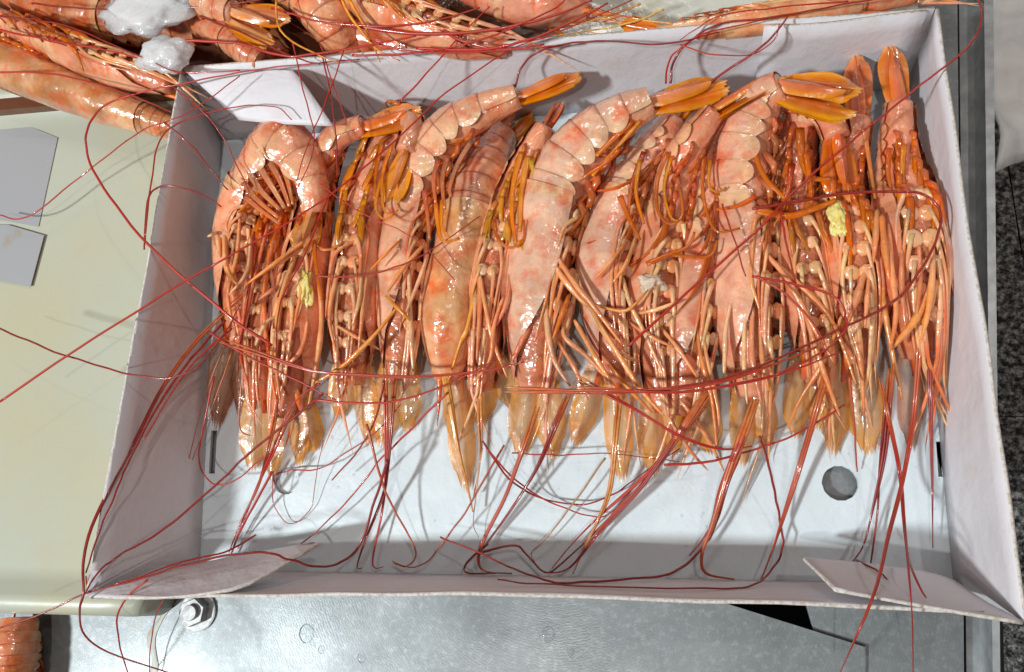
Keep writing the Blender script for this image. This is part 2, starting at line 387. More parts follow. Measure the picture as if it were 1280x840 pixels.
# ------------------------------------------------------------------ the cardboard box
H = 0.0666; TH = 0.0017
box = empty('cardboard_box', (0, 0, -0.003)); tag(box, 'white cardboard fish box with flared sides and round drain holes', 'box')
BL, BR, FR, FL = [Vector(p) for p in ((-0.2335, .150, 0), (.2335, .150, 0), (.2272, -.1495, 0), (-.2172, -.1500, 0))]
TBL, TBR, TFR, TFL = U(228, 85, H), U(1169, 11, H), U(1281, 778, H), U(108, 746, H)
def wall(a, b_, tb, ta, nx=24, bow=0.0, wig=0.0014):
    """a, b_: lower corners, ta, tb: upper corners; the shown face looks into the box"""
    mb = MB(); ny = 6
    def P(u, v):
        p = a.lerp(b_, u).lerp(ta.lerp(tb, u), v)
        nrm = (b_ - a).cross(ta - a).normalized()
        k = bow * math.sin(math.pi * u) * v + wig * noise.noise((p.x * 18, p.y * 18, v * 2)) * (0.3 + v)
        return p + nrm * k, nrm
    rows = [[P(i / nx, j / ny) for j in range(ny + 1)] for i in range(nx + 1)]
    n1 = ny + 1
    for r in rows:
        for p, nn in r: mb.add(p)
    for r in rows:
        for p, nn in r: mb.add(p - nn * TH)
    off = (nx + 1) * n1
    for i in range(nx):
        for j in range(ny):
            q = i * n1 + j
            mb.face((q, q + n1, q + n1 + 1, q + 1)); mb.face((off + q, off + q + 1, off + q + n1 + 1, off + q + n1))
    for i in range(nx):
        q = i * n1 + ny; mb.face((q, q + n1, q + n1 + off, q + off), 1)
        q = i * n1; mb.face((q, q + off, q + n1 + off, q + n1), 1)
    for j in range(ny):
        q = j; mb.face((q, q + 1, q + 1 + off, q + off), 1)
        q = nx * n1 + j; mb.face((q, q + off, q + 1 + off, q + 1), 1)
    return mb.build('side_wall', [M['card'], M['kraft']], box)
UPZ = Vector((0, 0, .0006))
wall(BL + UPZ, BR + UPZ, TBR, TBL)                          # back
wall(FR + UPZ, FL + UPZ, TFL + Vector((.02, .001, 0)), TFR + Vector((-.015, .004, -.004)), bow=0.0045)       # front
wall(FL + UPZ, BL + UPZ, TBL, TFL)                          # left
wall(BR + UPZ, FR + UPZ, TFR, TBR)                          # right
# base board with round drain holes and slots
bm = bmesh.new()
def loop(pts):
    vs = [bm.verts.new(p) for p in pts]; return [bm.edges.new((vs[i], vs[(i + 1) % len(vs)])) for i in range(len(vs))]
e = loop([BL + Vector((-.001, .001, 0)), FL + Vector((-.001, -.001, 0)), FR + Vector((.001, -.001, 0)), BR + Vector((.001, .001, 0))])
def circ(px, r):
    c = U(*px, 0); return [c + Vector((math.cos(a * math.pi / 14) * r * (1 + .02 * math.sin(a * 2.4)), math.sin(a * math.pi / 14) * r * (1 + .02 * math.cos(a * 3.1)), 0)) for a in range(28)]
e += loop(circ((1050, 604), .0098)); e += loop(circ((358, 601), .0086))
def slot(px0, px1, wd):
    a, b_ = U(*px0, 0), U(*px1, 0); s = Vector((wd, 0, 0)); return [a, a + s, b_ + s, b_]
e += loop(slot((264, 538), (261, 592), .0042)); e += loop(slot((1170, 552), (1173, 596), .0028))
bmesh.ops.triangle_fill(bm, use_beauty=True, use_dissolve=False, edges=e)
r = bmesh.ops.extrude_face_region(bm, geom=bm.faces[:])
bmesh.ops.translate(bm, vec=(0, 0, -.0026), verts=[v for v in r['geom'] if isinstance(v, bmesh.types.BMVert)])
bmesh.ops.recalc_face_normals(bm, faces=bm.faces[:])
me = bpy.data.meshes.new('base_board'); bm.to_mesh(me); bm.free(); me.materials.append(M['card_floor'])
o = bpy.data.objects.new('base_board', me); COL.objects.link(o); o.parent = box; o.matrix_parent_inverse = Matrix.Translation(-box.location)
# white paper under the left hole
b = MB(); c = U(358, 601, -.0035); s = .02
b.prism([c + Vector((-s, -s, 0)), c + Vector((s, -s, 0)), c + Vector((s, s, 0)), c + Vector((-s, s, 0))], .0004)
b.build('paper_patch', M['card_floor'], box, smooth=False)
# corner flaps
def flap(rows_px, name='corner_flap', lab=None):
    """rows_px: rows of (x, y, z) - a curved card sheet"""
    mb = MB(); n = 12
    rows = [[U(*p) for p in cr(r, n)] for r in zip(*[cr(q, 10) for q in rows_px])]
    # rows is list over the length; resample done above
    mb.grid(rows, [[(1, 1, 1)] * n] * len(rows))
    o = mb.build(name, [M['card'], M['kraft']], box)
    md = o.modifiers.new('t', 'SOLIDIFY'); md.thickness = .0016; md.offset = 0; md.material_offset_rim = 1
    if lab: o['label'] = lab
    return o
flap([[(230, 87, .0655), (300, 88, .0655), (366, 88, .066)], [(248, 104, .0645), (310, 102, .0648), (380, 104, .065)], [(300, 150, .055), (350, 155, .058), (417, 158, .060)]])
flap([[(112, 747, .066), (150, 728, .057), (285, 698, .028), (392, 679, .026)], [(150, 748, .067), (210, 738, .061), (300, 712, .047), (396, 680, .026)],
      [(205, 748, .0675), (250, 744, .067), (310, 731, .060), (399, 680, .028)]])
flap([[(1003, 698, .028), (1080, 705, .022), (1150, 714, .018), (1192, 726, .016)], [(1018, 712, .045), (1090, 728, .042), (1170, 742, .042), (1230, 752, .042)],
      [(1044, 738, .0675), (1110, 750, .066), (1200, 766, .066), (1279, 779, .0675)]])
def on_back(f, v, d):   # point on the back wall, d metres in front of it
    p = BL.lerp(BR, f).lerp(TBL.lerp(TBR, f), v); return p + Vector((0, -d, 0.001))
mb = MB(); rows = [[on_back(.80 + .19 * i / 8, .04 + .955 * j / 5, .0026 + .0014 * math.sin(i * .6)) for j in range(6)] for i in range(9)]
mb.grid(rows, [[(1, 1, 1)] * 6] * 9); o = mb.build('corner_flap', [M['card'], M['kraft']], box)
md = o.modifiers.new('t', 'SOLIDIFY'); md.thickness = .0016; md.offset = 0; md.material_offset_rim = 1
# droplets on the wet board
b = MB()
for k in range(150):
    x, y = random.uniform(300, 1180), random.uniform(520, 690); r = random.choice((1, 1.2, 1.5, 2, 3)) * PX * .55
    b.ball(U(x, y, 0), (r, r * 1.2, r * .55), (1, 1, 1), seg=8, rings=5)
dr = b.build('water_droplets', M['water']); tag(dr, 'tiny water droplets scattered on the white box floor', 'water', kind='stuff')

# ------------------------------------------------------------------ shrimp
PALE = (0.84, 0.40, 0.22); PINK = (0.76, 0.23, 0.11); RED = (0.55, 0.06, 0.015); ORANGE = (0.82, 0.20, 0.02); YELLOW = (0.90, 0.35, 0.015)
PEACH = (0.85, 0.33, 0.12); CREAM = (0.87, 0.56, 0.29); DARKRED = (0.24, 0.008, 0.006); REDANT = (0.46, 0.018, 0.008); BROWN = (0.50, 0.16, 0.035)

class Spine:
    def __init__(self, pts, split, n=90):
        # pts: (x px, y px, z m, half width px, belly roll deg)
        w = []
        for x, y, z, h, r in pts:
            p = U(x, y, z); w.append((p.x, p.y, p.z, h * 1.13 * PX * (CAM.z - z) / 0.47, r))
        w[-1] = w[-1][:3] + (w[-1][3] * 1.3, r)
        self.s = cr(w, n); self.n = n; self.split = split / (len(pts) - 1)
    def at(self, f):
        f = max(-.02, min(1.02, f)); t = max(0, min(self.n - 1.001, f * (self.n - 1))); k = int(t); u = t - k
        a = mix(self.s[k], self.s[k + 1], u)
        T = Vector(self.s[min(k + 2, self.n - 1)][:3]) - Vector(self.s[max(k - 1, 0)][:3]); T.normalize()
        S = T.cross(Vector((0, 0, 1))); S = S.normalized() if S.length > .05 else Vector((-1, 0, 0))
        Up = S.cross(T); r = R_(a[4])
        B = Up * math.cos(r) - S * math.sin(r); W = T.cross(B)
        return Vector(a[:3]), T, B, W, a[3]

def ring(c, B, W, h, th, ww, hh, k=1.0):
    return c - B * (math.cos(th) * h * hh * k) + W * (math.sin(th) * h * ww * k)

def leaf(mb, base, d, nrm, L, Wd, cin, cedge, cup=0.12, bend=0.0, seed=0, teeth=0.03, peak=0.62, ridge=0.06, tipc=None, blunt=0.02, streak=0.0):
    d = d.normalized(); nrm = (nrm - d * nrm.dot(d)).normalized(); s = d.cross(nrm)
    nu, nv = 12, 10; rows = []; cc = []; stv = [random.uniform(0, streak) for _ in range(nv + 1)]
    for i in range(nu + 1):
        u = i / nu; w_ = Wd * ((.28 if streak > .4 else .55) + (.72 if streak > .4 else .45) * math.sin(min(1, u / peak) * math.pi / 2)) * (1.0 if u < peak else math.sqrt(max(blunt, 1 - ((u - peak) / (1.02 - peak)) ** 2)))
        row = []; cr_ = []
        for j in range(nv + 1):
            v = j / nv * 2 - 1
            ex = (teeth * L * (1 if j % 2 else -0.3)) if i == nu else 0
            p = base + d * (u * L * (1 - .06 * v * v * u) + ex) + s * (v * w_) + nrm * (-cup * Wd * v * v * 1.6 + ridge * Wd * math.exp(-(v * 6) ** 2) * 2 - bend * L * u * u
                + .05 * Wd * noise.noise((u * 3 + seed, v * 2, seed)))
            e = abs(v) ** (2.5 if streak > .4 else 1.7)
            col = mix(cin, cedge, min(1, max(e, (u - .72) * 2.6 if u > .72 else 0) + stv[j] * (.3 + u)))
            if tipc and u > .93: col = tipc
            row.append(p); cr_.append(jit(col, .04))
        rows.append(row); cc.append(cr_)
    mb.grid(rows, cc)
    # underside so that the plate has thickness
    th = 0.0006
    mb.grid([[p - nrm * th for p in r][::-1] for r in rows], [c[::-1] for c in cc])

def px_path(pts, z):
    """pts: px list, z: float or list along them -> list of (x,y,z px-space) tuples"""
    n = len(pts)
    if not isinstance(z, (list, tuple)): z = [z] * n
    zz = [z[min(len(z) - 1, int(i / (n - 1) * (len(z) - 1)))] + (z[min(len(z) - 1, int(i / (n - 1) * (len(z) - 1)) + 1)] - z[min(len(z) - 1, int(i / (n - 1) * (len(z) - 1)))]) * ((i / (n - 1) * (len(z) - 1)) % 1) for i in range(n)]
    return [(p[0], p[1], q) for p, q in zip(pts, zz)]

def strand(pts, z, w0, w1, c0, c1, name, mat, parent, seg=6, flat=1.0, knots=False, wob=0.0):
    P = px_path(pts, z)
    ln = sum(math.hypot(P[i + 1][0] - P[i][0], P[i + 1][1] - P[i][1]) for i in range(len(P) - 1))
    n = max(6, min(70, int(ln / 7)))
    if knots: n = max(n, 10)
    s = cr(P, n); mb = MB(); sd = random.random() * 50
    W = [U(a, b, max(c, -0.003)) for a, b, c in s]
    if wob: W = [p + Vector((noise.noise((i * .35, sd, 0)), noise.noise((i * .35, sd, 9)), 0)) * wob for i, p in enumerate(W)]
    rad = []; cc = []
    for i in range(n):
        f = i / (n - 1); r = (w0 + (w1 - w0) * f) * PX / 2
        if knots: r *= .74 * (1 + .32 * math.exp(-((f - .5) * 10) ** 2) + .14 * noise.noise((f * 6, sd, 1))) * min(1, .55 + f * 4) * (1 if f < .72 else 1 - .62 * ((f - .72) / .28) ** 1.3)
        rad.append(max(r, .00018)); cc.append(jit(mix(c0, c1, f), .05))
    mb.tube(W, rad, cc, seg, flat)
    return mb.build(name, mat, parent)

def pleopod(mb, p, T, B, W, side, L, h, c0, c1, seed):
    rnd = random.Random(seed)
    k = rnd.uniform(.8, 1.2)
    q = p + (T * .85 + B * .38 + W * side * rnd.uniform(-.15, .18)).normalized() * L * .40
    mid = p.lerp(q, .5) + B * h * .1
    mb.tube([p - B * h * .1, mid, q], [h * .11, h * .125, h * .08], [jit(PINK), jit(mix(PINK, c0, .6)), jit(c0)], 7, .6)
    for r in range(2):
        a = rnd.uniform(-.16, .16) + side * (.08 if r else -.06)
        d = (T + W * a + B * rnd.uniform(-.10, .08)).normalized()
        pts = []; n = 11; curl = rnd.uniform(-.6, .6)
        x = q.copy(); hd = d.copy()
        for i in range(n):
            pts.append(x.copy()); x = x + hd * (L * .115 * k * (1.2 if r else .9))
            hd = (hd + W * (curl * .12 * side) - B * (.03 + .05 * i * rnd.uniform(.2, .7))).normalized()
            if x.z < .003: x.z = .003
        rad = [h * .115 * (1 - .8 * (i / (n - 1)) ** 1.6) + .0002 for i in range(n)]
        mb.tube(pts, rad, [jit(mix(c0, c1, i / (n - 1)), .06) for i in range(n)], 6, .28, up=B)

def lump(name, mat, c, r, root, seed):
    bm = bmesh.new(); bmesh.ops.create_icosphere(bm, subdivisions=4, radius=1)
    for v in bm.verts:
        p = v.co.copy(); o = Vector((seed, 0, 0)); k = 1 + .55 * noise.noise(p * 1.3 + o) + .35 * noise.noise(p * 3 + o) + .12 * noise.noise(p * 7 + o)
        v.co = Vector((p.x * r[0], p.y * r[1], p.z * r[2])) * k
    me = bpy.data.meshes.new(name); bm.to_mesh(me); bm.free(); me.materials.append(mat)
    at = me.color_attributes.new('Col', 'FLOAT_COLOR', 'POINT'); at.data.foreach_set('color', [.80, .66, .50, 1] * len(me.vertices))
    for p in me.polygons: p.use_smooth = True
    o = bpy.data.objects.new(name, me); COL.objects.link(o); o.parent = root; o.location = Vector(c) - root.location
    return o

def make_shrimp(label, pts, split, tail=None, scales=(), spread=1.0, tint=PINK, carc=PALE, plc=(ORANGE, YELLOW), legs=5, legL=90, roe=None, group='shrimp in the white cardboard box',
                fanc=((.62, .20, .04), YELLOW), seed=0, fanw=1.0, rostrum=True, detail=True, scolor=None, legc=PEACH, swim=1.0, legseed=0):
    random.seed(seed * 13 + 5)
    sp = Spine(pts, split); c0, T0, B0, W0, h0 = sp.at(sp.split)
    root = empty('shrimp', (c0.x, c0.y, 0.001 if c0.z < .06 else c0.z - .02)); tag(root, label, 'shrimp', group)
    S = sp.split
    # flesh under the shell
    mb = MB(); rows = []; cc = []; n = 44; seg = 16
    for i in range(n):
        f = i / (n - 1); c, T, B, W, h = sp.at(f)
        k = .90 if f < S else .93 - .16 * (f - S) / (1 - S)
        rows.append([ring(c, B, W, h, 2 * math.pi * j / seg, .86, .92, k) * 1.0 for j in range(seg)])
        bl = (.58, .21, .10) if f >= S else mix(PALE, tint, .5)  # thorax belly darkened in colour, so the gaps between legs read as shaded
        cc.append([jit(mix(tint, bl, .5 - .5 * math.cos(2 * math.pi * j / seg)), .05) for j in range(seg)])
    b = mb.grid(rows, cc, True); mb.face([b + j for j in range(seg)][::-1]); mb.face([b + (n - 1) * seg + j for j in range(seg)])
    mb.build('body', M['flesh'], root)
    # abdomen shells, tail to head
    prop = [.25, .16, .15, .15, .15, .14]; f0 = 0
    for k, pr in enumerate(prop):
        f1 = f0 + pr * S
        mb = MB(); rows = []; cc = []; nu, nv = 9, 18; ov = .16 * pr * S
        for i in range(nu + 2):
            u = min(i, nu) / nu; f = f1 + .02 * S - (f1 - f0 + ov) * u
            c, T, B, W, h = sp.at(f)
            kk = .985 + .028 * u ** 2 + (0 if i <= nu else -.05)
            pl = math.sin(math.pi * min(1, u * 1.02)); mx = R_(108 + (26 if k else 8) * pl ** .7)
            row = []; cr_ = []
            for j in range(nv + 1):
                th = -mx + 2 * mx * j / nv; a = abs(th)
                nz = 1 + .05 * noise.noise((f * 22, th * 1.5, seed)) + .02 * noise.noise((f * 70, th * 4, seed))
                fl = 1 + (.10 * pl * max(0, (a - 1.6) / .6))
                row.append(ring(c, B, W, h, th, .90 * fl, 1.0, kk * nz))
                col = mix(tint, carc, min(1, a / 2.0))
                if u > .80: col = mix(col, RED if a < 1.2 else PALE, (.50 if a < 1.2 else .55) * (u - .8) / .2)
                if a > 1.75: col = mix(col, CREAM, .5)
                cr_.append(jit(col, .05))
            rows.append(row); cc.append(cr_)
        mb.grid(rows, cc); mb.build('abdomen_segment', M['shell'], root)
        f0 = f1
    # carapace
    mb = MB(); rows = []; cc = []; nu, nv = 20, 22
    for i in range(nu + 1):
        u = i / nu; f = S - .035 * (1 - u) + (1 - S) * .93 * u
        c, T, B, W, h = sp.at(f)
        mx = R_(116 + 34 * math.sin(math.pi * min(1, u * 1.2 + .06)) ** .7 - 42 * (max(0, u - .6) / .4) ** 2)
        kk = 1.02 + (.02 * math.exp(-(u / .05) ** 2)) - .16 * max(0, u - .7) / .3
        row = []; cr_ = []
        for j in range(nv + 1):
            th = -mx + 2 * mx * j / nv; a = abs(th)
            gro = -.05 * math.exp(-((u - .42 + .1 * a) / .04) ** 2)
            keel = .10 * math.exp(-(th * 5) ** 2) * max(0, u - .25)
            nz = 1 + .045 * noise.noise((u * 5, th * 1.3, seed + 9)) + gro + keel
            row.append(ring(c, B, W, h, th, .93, 1.02, kk * nz))
            col = mix(carc, tint, .35 + .4 * noise.noise((u * 4, th * 2, seed + 3)))
            col = mix(col, RED, max(0, u - .7) * .9)
            if u < .1: col = mix(col, CREAM, .7)
            cr_.append(jit(col, .04))
        rows.append(row); cc.append(cr_)
    mb.grid(rows, cc); mb.build('carapace', M['shell'], root)
    cH, TH_, BH, WH, hH = sp.at(1.0)
    if rostrum:
        mb = MB(); n = 10; L = .026
        p0 = sp.at(.94)
        P = [p0[0] - p0[2] * (p0[4] * .95) + p0[1] * (L * i / (n - 1)) * 1.2 - p0[2] * (.004 * (i / n) ** 2) for i in range(n)]
        for p in P: p.z = max(p.z, .003)
        mb.tube(P, [.0022 * (1 - .9 * i / (n - 1)) for i in range(n)], [jit(mix(ORANGE, RED, i / n)) for i in range(n)], 6, .7)
        mb.build('rostrum', M['limb'], root)
    # legs: pale hip, then jointed limb lying forward along the body
    rnd = random.Random(seed * 7 + legseed)
    clen = sum((sp.at(S + (1 - S) * (q + 1) / 10)[0] - sp.at(S + (1 - S) * q / 10)[0]).length for q in range(10))
    for s in (-1, 1):
        for k in range(legs + (1 if legs > 4 else 0)):
            u0 = S + (1 - S) * (.05 + .13 * k)
            L = legL * PX * rnd.uniform(1.0, 1.65); r = PX * rnd.uniform(1.25, 2.15) * (1.25 if k == 0 else 1)
            lc = mix(legc, rnd.choice((CREAM, CREAM, (.84, .36, .22), (.86, .46, .32), (.74, .15, .05), PEACH)), rnd.uniform(.2, .9))
            j1, j2 = rnd.uniform(-.20, .10), rnd.uniform(-.40, .22); out = .60 - .08 * k + rnd.uniform(-.06, .06)
            n = 15; P = []; rr = []; cc = []
            for i in range(n):
                t_ = i / (n - 1); f = u0 + t_ * L / clen * (1 - S)
                c, T, B, W, h = sp.at(min(f, 1.0))
                over = max(0, f - 1) / (1 - S) * clen
                a = min(1, t_ / .30); lat = .25 + (out - .25) * math.sin(a * math.pi / 2)
                if t_ > .38: lat += j1 * (t_ - .38) / .62
                if t_ > .68: lat += j2 * (t_ - .68) / .32
                lat *= 1 - .25 * max(0, (min(f, 1.05) - S) / (1 - S) - .55)
                p = c + W * (s * lat * h) + B * (math.sqrt(max(.06, 1 - lat * lat)) * h * .93 + r * .7 + .0004 * k) + T * over
                p += W * (s * over * (-.12 + j2 * .6)) - B * over * .25
                p.z = max(p.z, .004)
                P.append(p)
                kn = 1 + .30 * math.exp(-((t_ - .38) / .035) ** 2) + .25 * math.exp(-((t_ - .68) / .03) ** 2)
                rr.append(r * kn * (1.6 - 1.7 * t_ if t_ < .3 else 1.09 - .2 * t_ if t_ < .7 else .95 * (1 - (t_ - .7) / .32)))
                cc.append(jit(mix(mix(CREAM, lc, min(1, t_ / .22)), CREAM, .55 * max(0, t_ - .6) / .4), .08))
            mb = MB(); mb.tube(P, rr, cc, 8, .75)
            c, T, B, W, h = sp.at(u0); hip = P[0] - W * (s * h * .05) - B * (h * .06 + r) + T * (h * .08)
            rot = Matrix((W * s, T, B)).transposed()
            mb.ball(hip, (h * .24, h * .26, h * .10), jit(mix((.84, .64, .40), PEACH, rnd.uniform(.35, .95)), .06), rot @ Matrix.Rotation(rnd.uniform(.35, .75), 3, 'Z'), 8, 6)
            mb.build('leg', M['limb'], root)
    # swimmerets
    for k in range(5 if swim else 0):
        f = S * (.25 + .15 * k + .10); c, T, B, W, h = sp.at(f)
        for s in (-1, 1):
            mb = MB(); p = c + B * h * .82 + W * (s * h * .38)
            pleopod(mb, p, T, B, W, s, h * 1.9 * swim * (1 if k > 0 else .8), h, jit(plc[0]), jit(plc[1]), seed * 31 + k * 2 + s)
            mb.build('swimmeret', M['ribbon'], root)
    # tail fan
    if tail:
        c, T, B, W, h = sp.at(0.0); tip = U(*tail); d = tip - c; L = d.length; d.normalize()
        N = -B * .30 + Vector((0, 0, 1)) * .95 if pts[0][4] > 60 else -B * .6 + Vector((0, 0, 1)) * .8; N = (N - d * N.dot(d)).normalized(); Sd0 = W
        base = c - d * L * .06
        Wd = L * .185 * fanw; Sd = d.cross(N)
        ci, ce = (fanc[0][0] * .85, fanc[0][1] * .5, fanc[0][2] * .4), mix(fanc[1], ORANGE, .30)
        for s in (-1, 1):
            for q in (2, 1):
                a = s * spread * (.13 * q + .03); dd = d * math.cos(a) + Sd * math.sin(a)
                mb = MB(); leaf(mb, base + Sd * (s * h * .42 * min(1, spread + .2)) - N * (h * .20 * q), dd, (N + Sd * s * (-.25 * q)).normalized(), L * (1.06 if q == 1 else .98), Wd * (1.1 if q == 1 else 1.0), jit(ci), jit(ce), seed=seed + q + s,
                                cup=.10, tipc=mix(ce, CREAM, .45), streak=.25, ridge=.09)
                mb.build('uropod', M['fan'], root)
        mb = MB(); leaf(mb, base + N * h * .38, d, N, L * .86, Wd * .62, jit(mix(ci, tint, .3)), jit(mix(ci, ce, .75)), seed=seed, cup=.30, peak=.22, teeth=.0, ridge=.10)
        mb.build('telson', M['fan'], root)
    # antenna scales
    for i, (x, y) in enumerate(scales):
        c, T, B, W, h = sp.at(.86); tip = U(x, y, .005); base = c + W * ((tip - c).dot(W) * .25) - B * h * .1
        d = tip - base; L = d.length
        mb = MB(); leaf(mb, base, d, Vector((0, 0, 1)) + W * ((.35) if i else -.35), L * 1.05, .0086 + .0009 * (seed % 3), mix((.92, .74, .48), scolor or YELLOW, .10), scolor or (.93, .44, .03), seed=seed + i, cup=.14, peak=.74, teeth=.05, ridge=.05, blunt=.16, streak=.6)
        mb.build('antenna_scale', M['scale'], root)
        mb = MB(); pp = base + B * h * .25; P = [pp, pp.lerp(tip, .25) + B * .002, pp.lerp(tip, .48) + B * .0015]
        for p in P: p.z = max(p.z, .006)
        mb.tube(P, [.0032, .0026, .0016], [jit(PEACH), jit(ORANGE), jit(RED)], 8); mb.build('antenna_stalk', M['limb'], root)
    if roe:
        lump('roe', M['roe'], U(*roe), (.0048, .0112, .0030), root, seed)
    return root

SH = {}
def D(k, *a, **kw): SH[k] = make_shrimp(*a, seed=len(SH) + 1, **kw)

D('1', 'plump curled pink shrimp at the left wall with its tail tucked down',
  [(391, 266, .036, 17, 95), (389, 236, .040, 23, 95), (375, 204, .043, 31, 95), (352, 184, .043, 39, 92), (332, 204, .039, 34, 85), (309, 244, .031, 32, 70), (294, 290, .026, 29, 45), (296, 360, .022, 27, 35), (304, 430, .018, 18, 30)], 5,
  tail=(376, 312, .044), scales=[(272, 520), (298, 505)], spread=.35, swim=.45, tint=(0.87, 0.37, 0.20), carc=(0.88, 0.46, 0.28), fanc=((.80, .62, .40), YELLOW), legL=80, scolor=BROWN)
D('2b', 'deep red shrimp half hidden between the curled shrimp and the left yellow-spotted one',
  [(372, 215, .010, 16, 60), (356, 245, .013, 22, 40), (346, 275, .016, 26, 20), (338, 310, .019, 28, 15), (332, 370, .021, 29, 10), (328, 440, .021, 27, 0), (328, 500, .016, 18, 0)], 3,
  tail=(400, 190, .008), scales=[(316, 578), (338, 588)], tint=(0.68, 0.16, 0.07), carc=(0.76, 0.29, 0.16), legL=95, legc=(.66, .12, .035))
D('2', 'shrimp with bright yellow roe on its belly in the left half, tail fanned upward',
  [(455, 158, .046, 15, 95), (418, 176, .041, 20, 90), (400, 222, .026, 25, 50), (390, 285, .021, 29, 15), (381, 340, .024, 31, 0), (372, 400, .026, 33, -5), (362, 470, .021, 27, -5), (354, 520, .015, 16, -5)], 3,
  tail=(524, 138, .050), scales=[(392, 558), (372, 574)], spread=.32, fanw=1.15, tint=(0.76, 0.27, 0.16), fanc=((.60, .18, .03), YELLOW), roe=(381, 362, .040), legL=85)
D('3', 'belly-up shrimp with pale hips, its yellow tail folded down, left of the high-arched one',
  [(507, 190, .050, 16, 0), (517, 163, .046, 20, 0), (503, 152, .034, 24, 0), (480, 190, .026, 28, 0), (463, 235, .024, 29, 0), (453, 275, .025, 31, 0), (446, 340, .026, 34, 0), (441, 420, .023, 30, 0), (438, 480, .016, 18, 0)], 5,
  tail=(487, 252, .050), scales=[(425, 515), (458, 545)], spread=.3, fanw=.8, tint=(0.80, 0.37, 0.22), fanc=((.80, .50, .18), YELLOW), legL=100, plc=(YELLOW, YELLOW))
D('4', 'shrimp with a high arched abdomen and tail pointing right at the back wall',
  [(648, 121, .052, 17, 95), (606, 139, .049, 24, 95), (566, 162, .044, 30, 95), (538, 198, .038, 32, 92), (518, 245, .030, 30, 80), (506, 292, .026, 29, 65), (501, 350, .025, 30, 55), (499, 420, .021, 26, 50), (497, 472, .015, 16, 45)], 4,
  tail=(724, 92, .052), scales=[(478, 548), (508, 530)], spread=.14, fanw=.85, tint=(0.82, 0.36, 0.20), carc=(0.84, 0.51, 0.32), fanc=((.74, .28, .09), YELLOW), legL=95)
D('5', 'back-up shrimp showing a smooth pink and amber shell, dark eye at its front',
  [(628, 168, .010, 20, 180), (614, 192, .015, 27, 180), (601, 228, .019, 34, 178), (588, 276, .021, 36, 175), (577, 315, .023, 36, 172), (567, 372, .025, 37, 170), (561, 430, .022, 32, 170), (560, 482, .013, 13, 170)], 3,
  tail=(650, 132, .006), scales=[(566, 545), (582, 600)], tint=(0.80, 0.37, 0.24), carc=(0.76, 0.43, 0.16), legs=3)
D('6', 'slim belly-up shrimp with long bright yellow swimmerets in the middle of the row',
  [(681, 158, .032, 15, 10), (667, 186, .029, 21, 10), (652, 222, .026, 26, 8), (637, 265, .024, 29, 5), (624, 302, .025, 28, 3), (613, 360, .026, 31, 0), (605, 430, .023, 27, 0), (600, 488, .016, 16, 0)], 3,
  tail=(700, 125, .030), scales=[(602, 525), (640, 508)], spread=.15, fanw=.7, tint=(0.80, 0.34, 0.18), plc=((.82, .36, .05), (.85, .56, .07)), fanc=((.66, .34, .24), PINK), legL=100)
D('7', 'largest shrimp of the row, pale arched body with tail laid to the right',
  [(815, 128, .056, 20, 95), (787, 142, .053, 27, 95), (747, 170, .047, 36, 95), (715, 207, .041, 40, 92), (696, 252, .035, 40, 82), (684, 292, .031, 41, 68), (676, 360, .029, 41, 58), (669, 430, .024, 34, 52), (666, 485, .017, 20, 48)], 4,
  tail=(908, 104, .057), scales=[(652, 560), (690, 562)], spread=.20, fanw=1.1, tint=(0.82, 0.43, 0.28), carc=(.78, .54, .39), plc=((.80, .22, .05), ORANGE), fanc=((.70, .24, .07), YELLOW), legL=115)
D('8', 'pale-headed shrimp directly right of the largest one with legs crossing over its face',
  [(842, 148, .032, 18, 55), (827, 176, .030, 25, 55), (801, 212, .029, 30, 55), (779, 256, .028, 34, 55), (763, 295, .029, 36, 52), (757, 355, .028, 34, 48), (764, 420, .024, 28, 45), (772, 478, .016, 16, 40)], 3,
  tail=(862, 118, .030), scales=[(722, 548), (776, 588)], tint=(0.80, 0.38, 0.24), carc=(.80, .57, .42), plc=((.78, .26, .08), ORANGE), legL=110)
D('9', 'shrimp with a white lump at its throat and two long orange tail plates raised',
  [(893, 140, .054, 17, 40), (868, 174, .048, 22, 40), (846, 218, .036, 27, 35), (833, 272, .030, 30, 30), (823, 322, .028, 32, 25), (816, 382, .027, 33, 20), (822, 450, .021, 26, 20), (828, 510, .014, 15, 20)], 3,
  tail=(972, 92, .058), scales=[(818, 584), (842, 560)], spread=.6, fanw=.85, tint=(0.74, 0.27, 0.16), fanc=((.55, .15, .03), (.84, .38, .03)), plc=((.74, .20, .06), ORANGE), legL=100, legc=(.82, .38, .18))
D('10', 'small grey-brown shrimp squeezed in right of the white-lumped one',
  [(888, 160, .022, 18, 40), (887, 200, .025, 25, 40), (882, 250, .027, 28, 40), (877, 300, .027, 29, 40), (871, 345, .027, 30, 45), (863, 402, .026, 31, 50), (856, 460, .021, 26, 50), (850, 518, .014, 14, 50)], 3,
  tail=(892, 122, .020), scales=[(852, 528), (888, 560)], tint=(0.72, 0.30, 0.20), carc=(0.58, 0.32, 0.20), plc=((.74, .22, .07), ORANGE), legL=95, legc=(.82, .36, .15))
D('11', 'broad pale shrimp whose big orange tail fan spreads to the right at the back',
  [(978, 108, .060, 20, 92), (957, 124, .053, 26, 90), (939, 160, .044, 33, 75), (929, 215, .036, 36, 62), (926, 265, .032, 36, 55), (929, 302, .031, 37, 50), (932, 370, .029, 39, 42), (936, 440, .024, 33, 40), (940, 492, .016, 18, 40)], 4,
  tail=(1074, 124, .062), scales=[(930, 572), (958, 552)], spread=.75, fanw=1.2, tint=(0.82, 0.38, 0.24), carc=(0.82, 0.48, 0.32), fanc=((.62, .14, .02), (.88, .44, .03)), plc=((.78, .28, .10), ORANGE), legL=120)
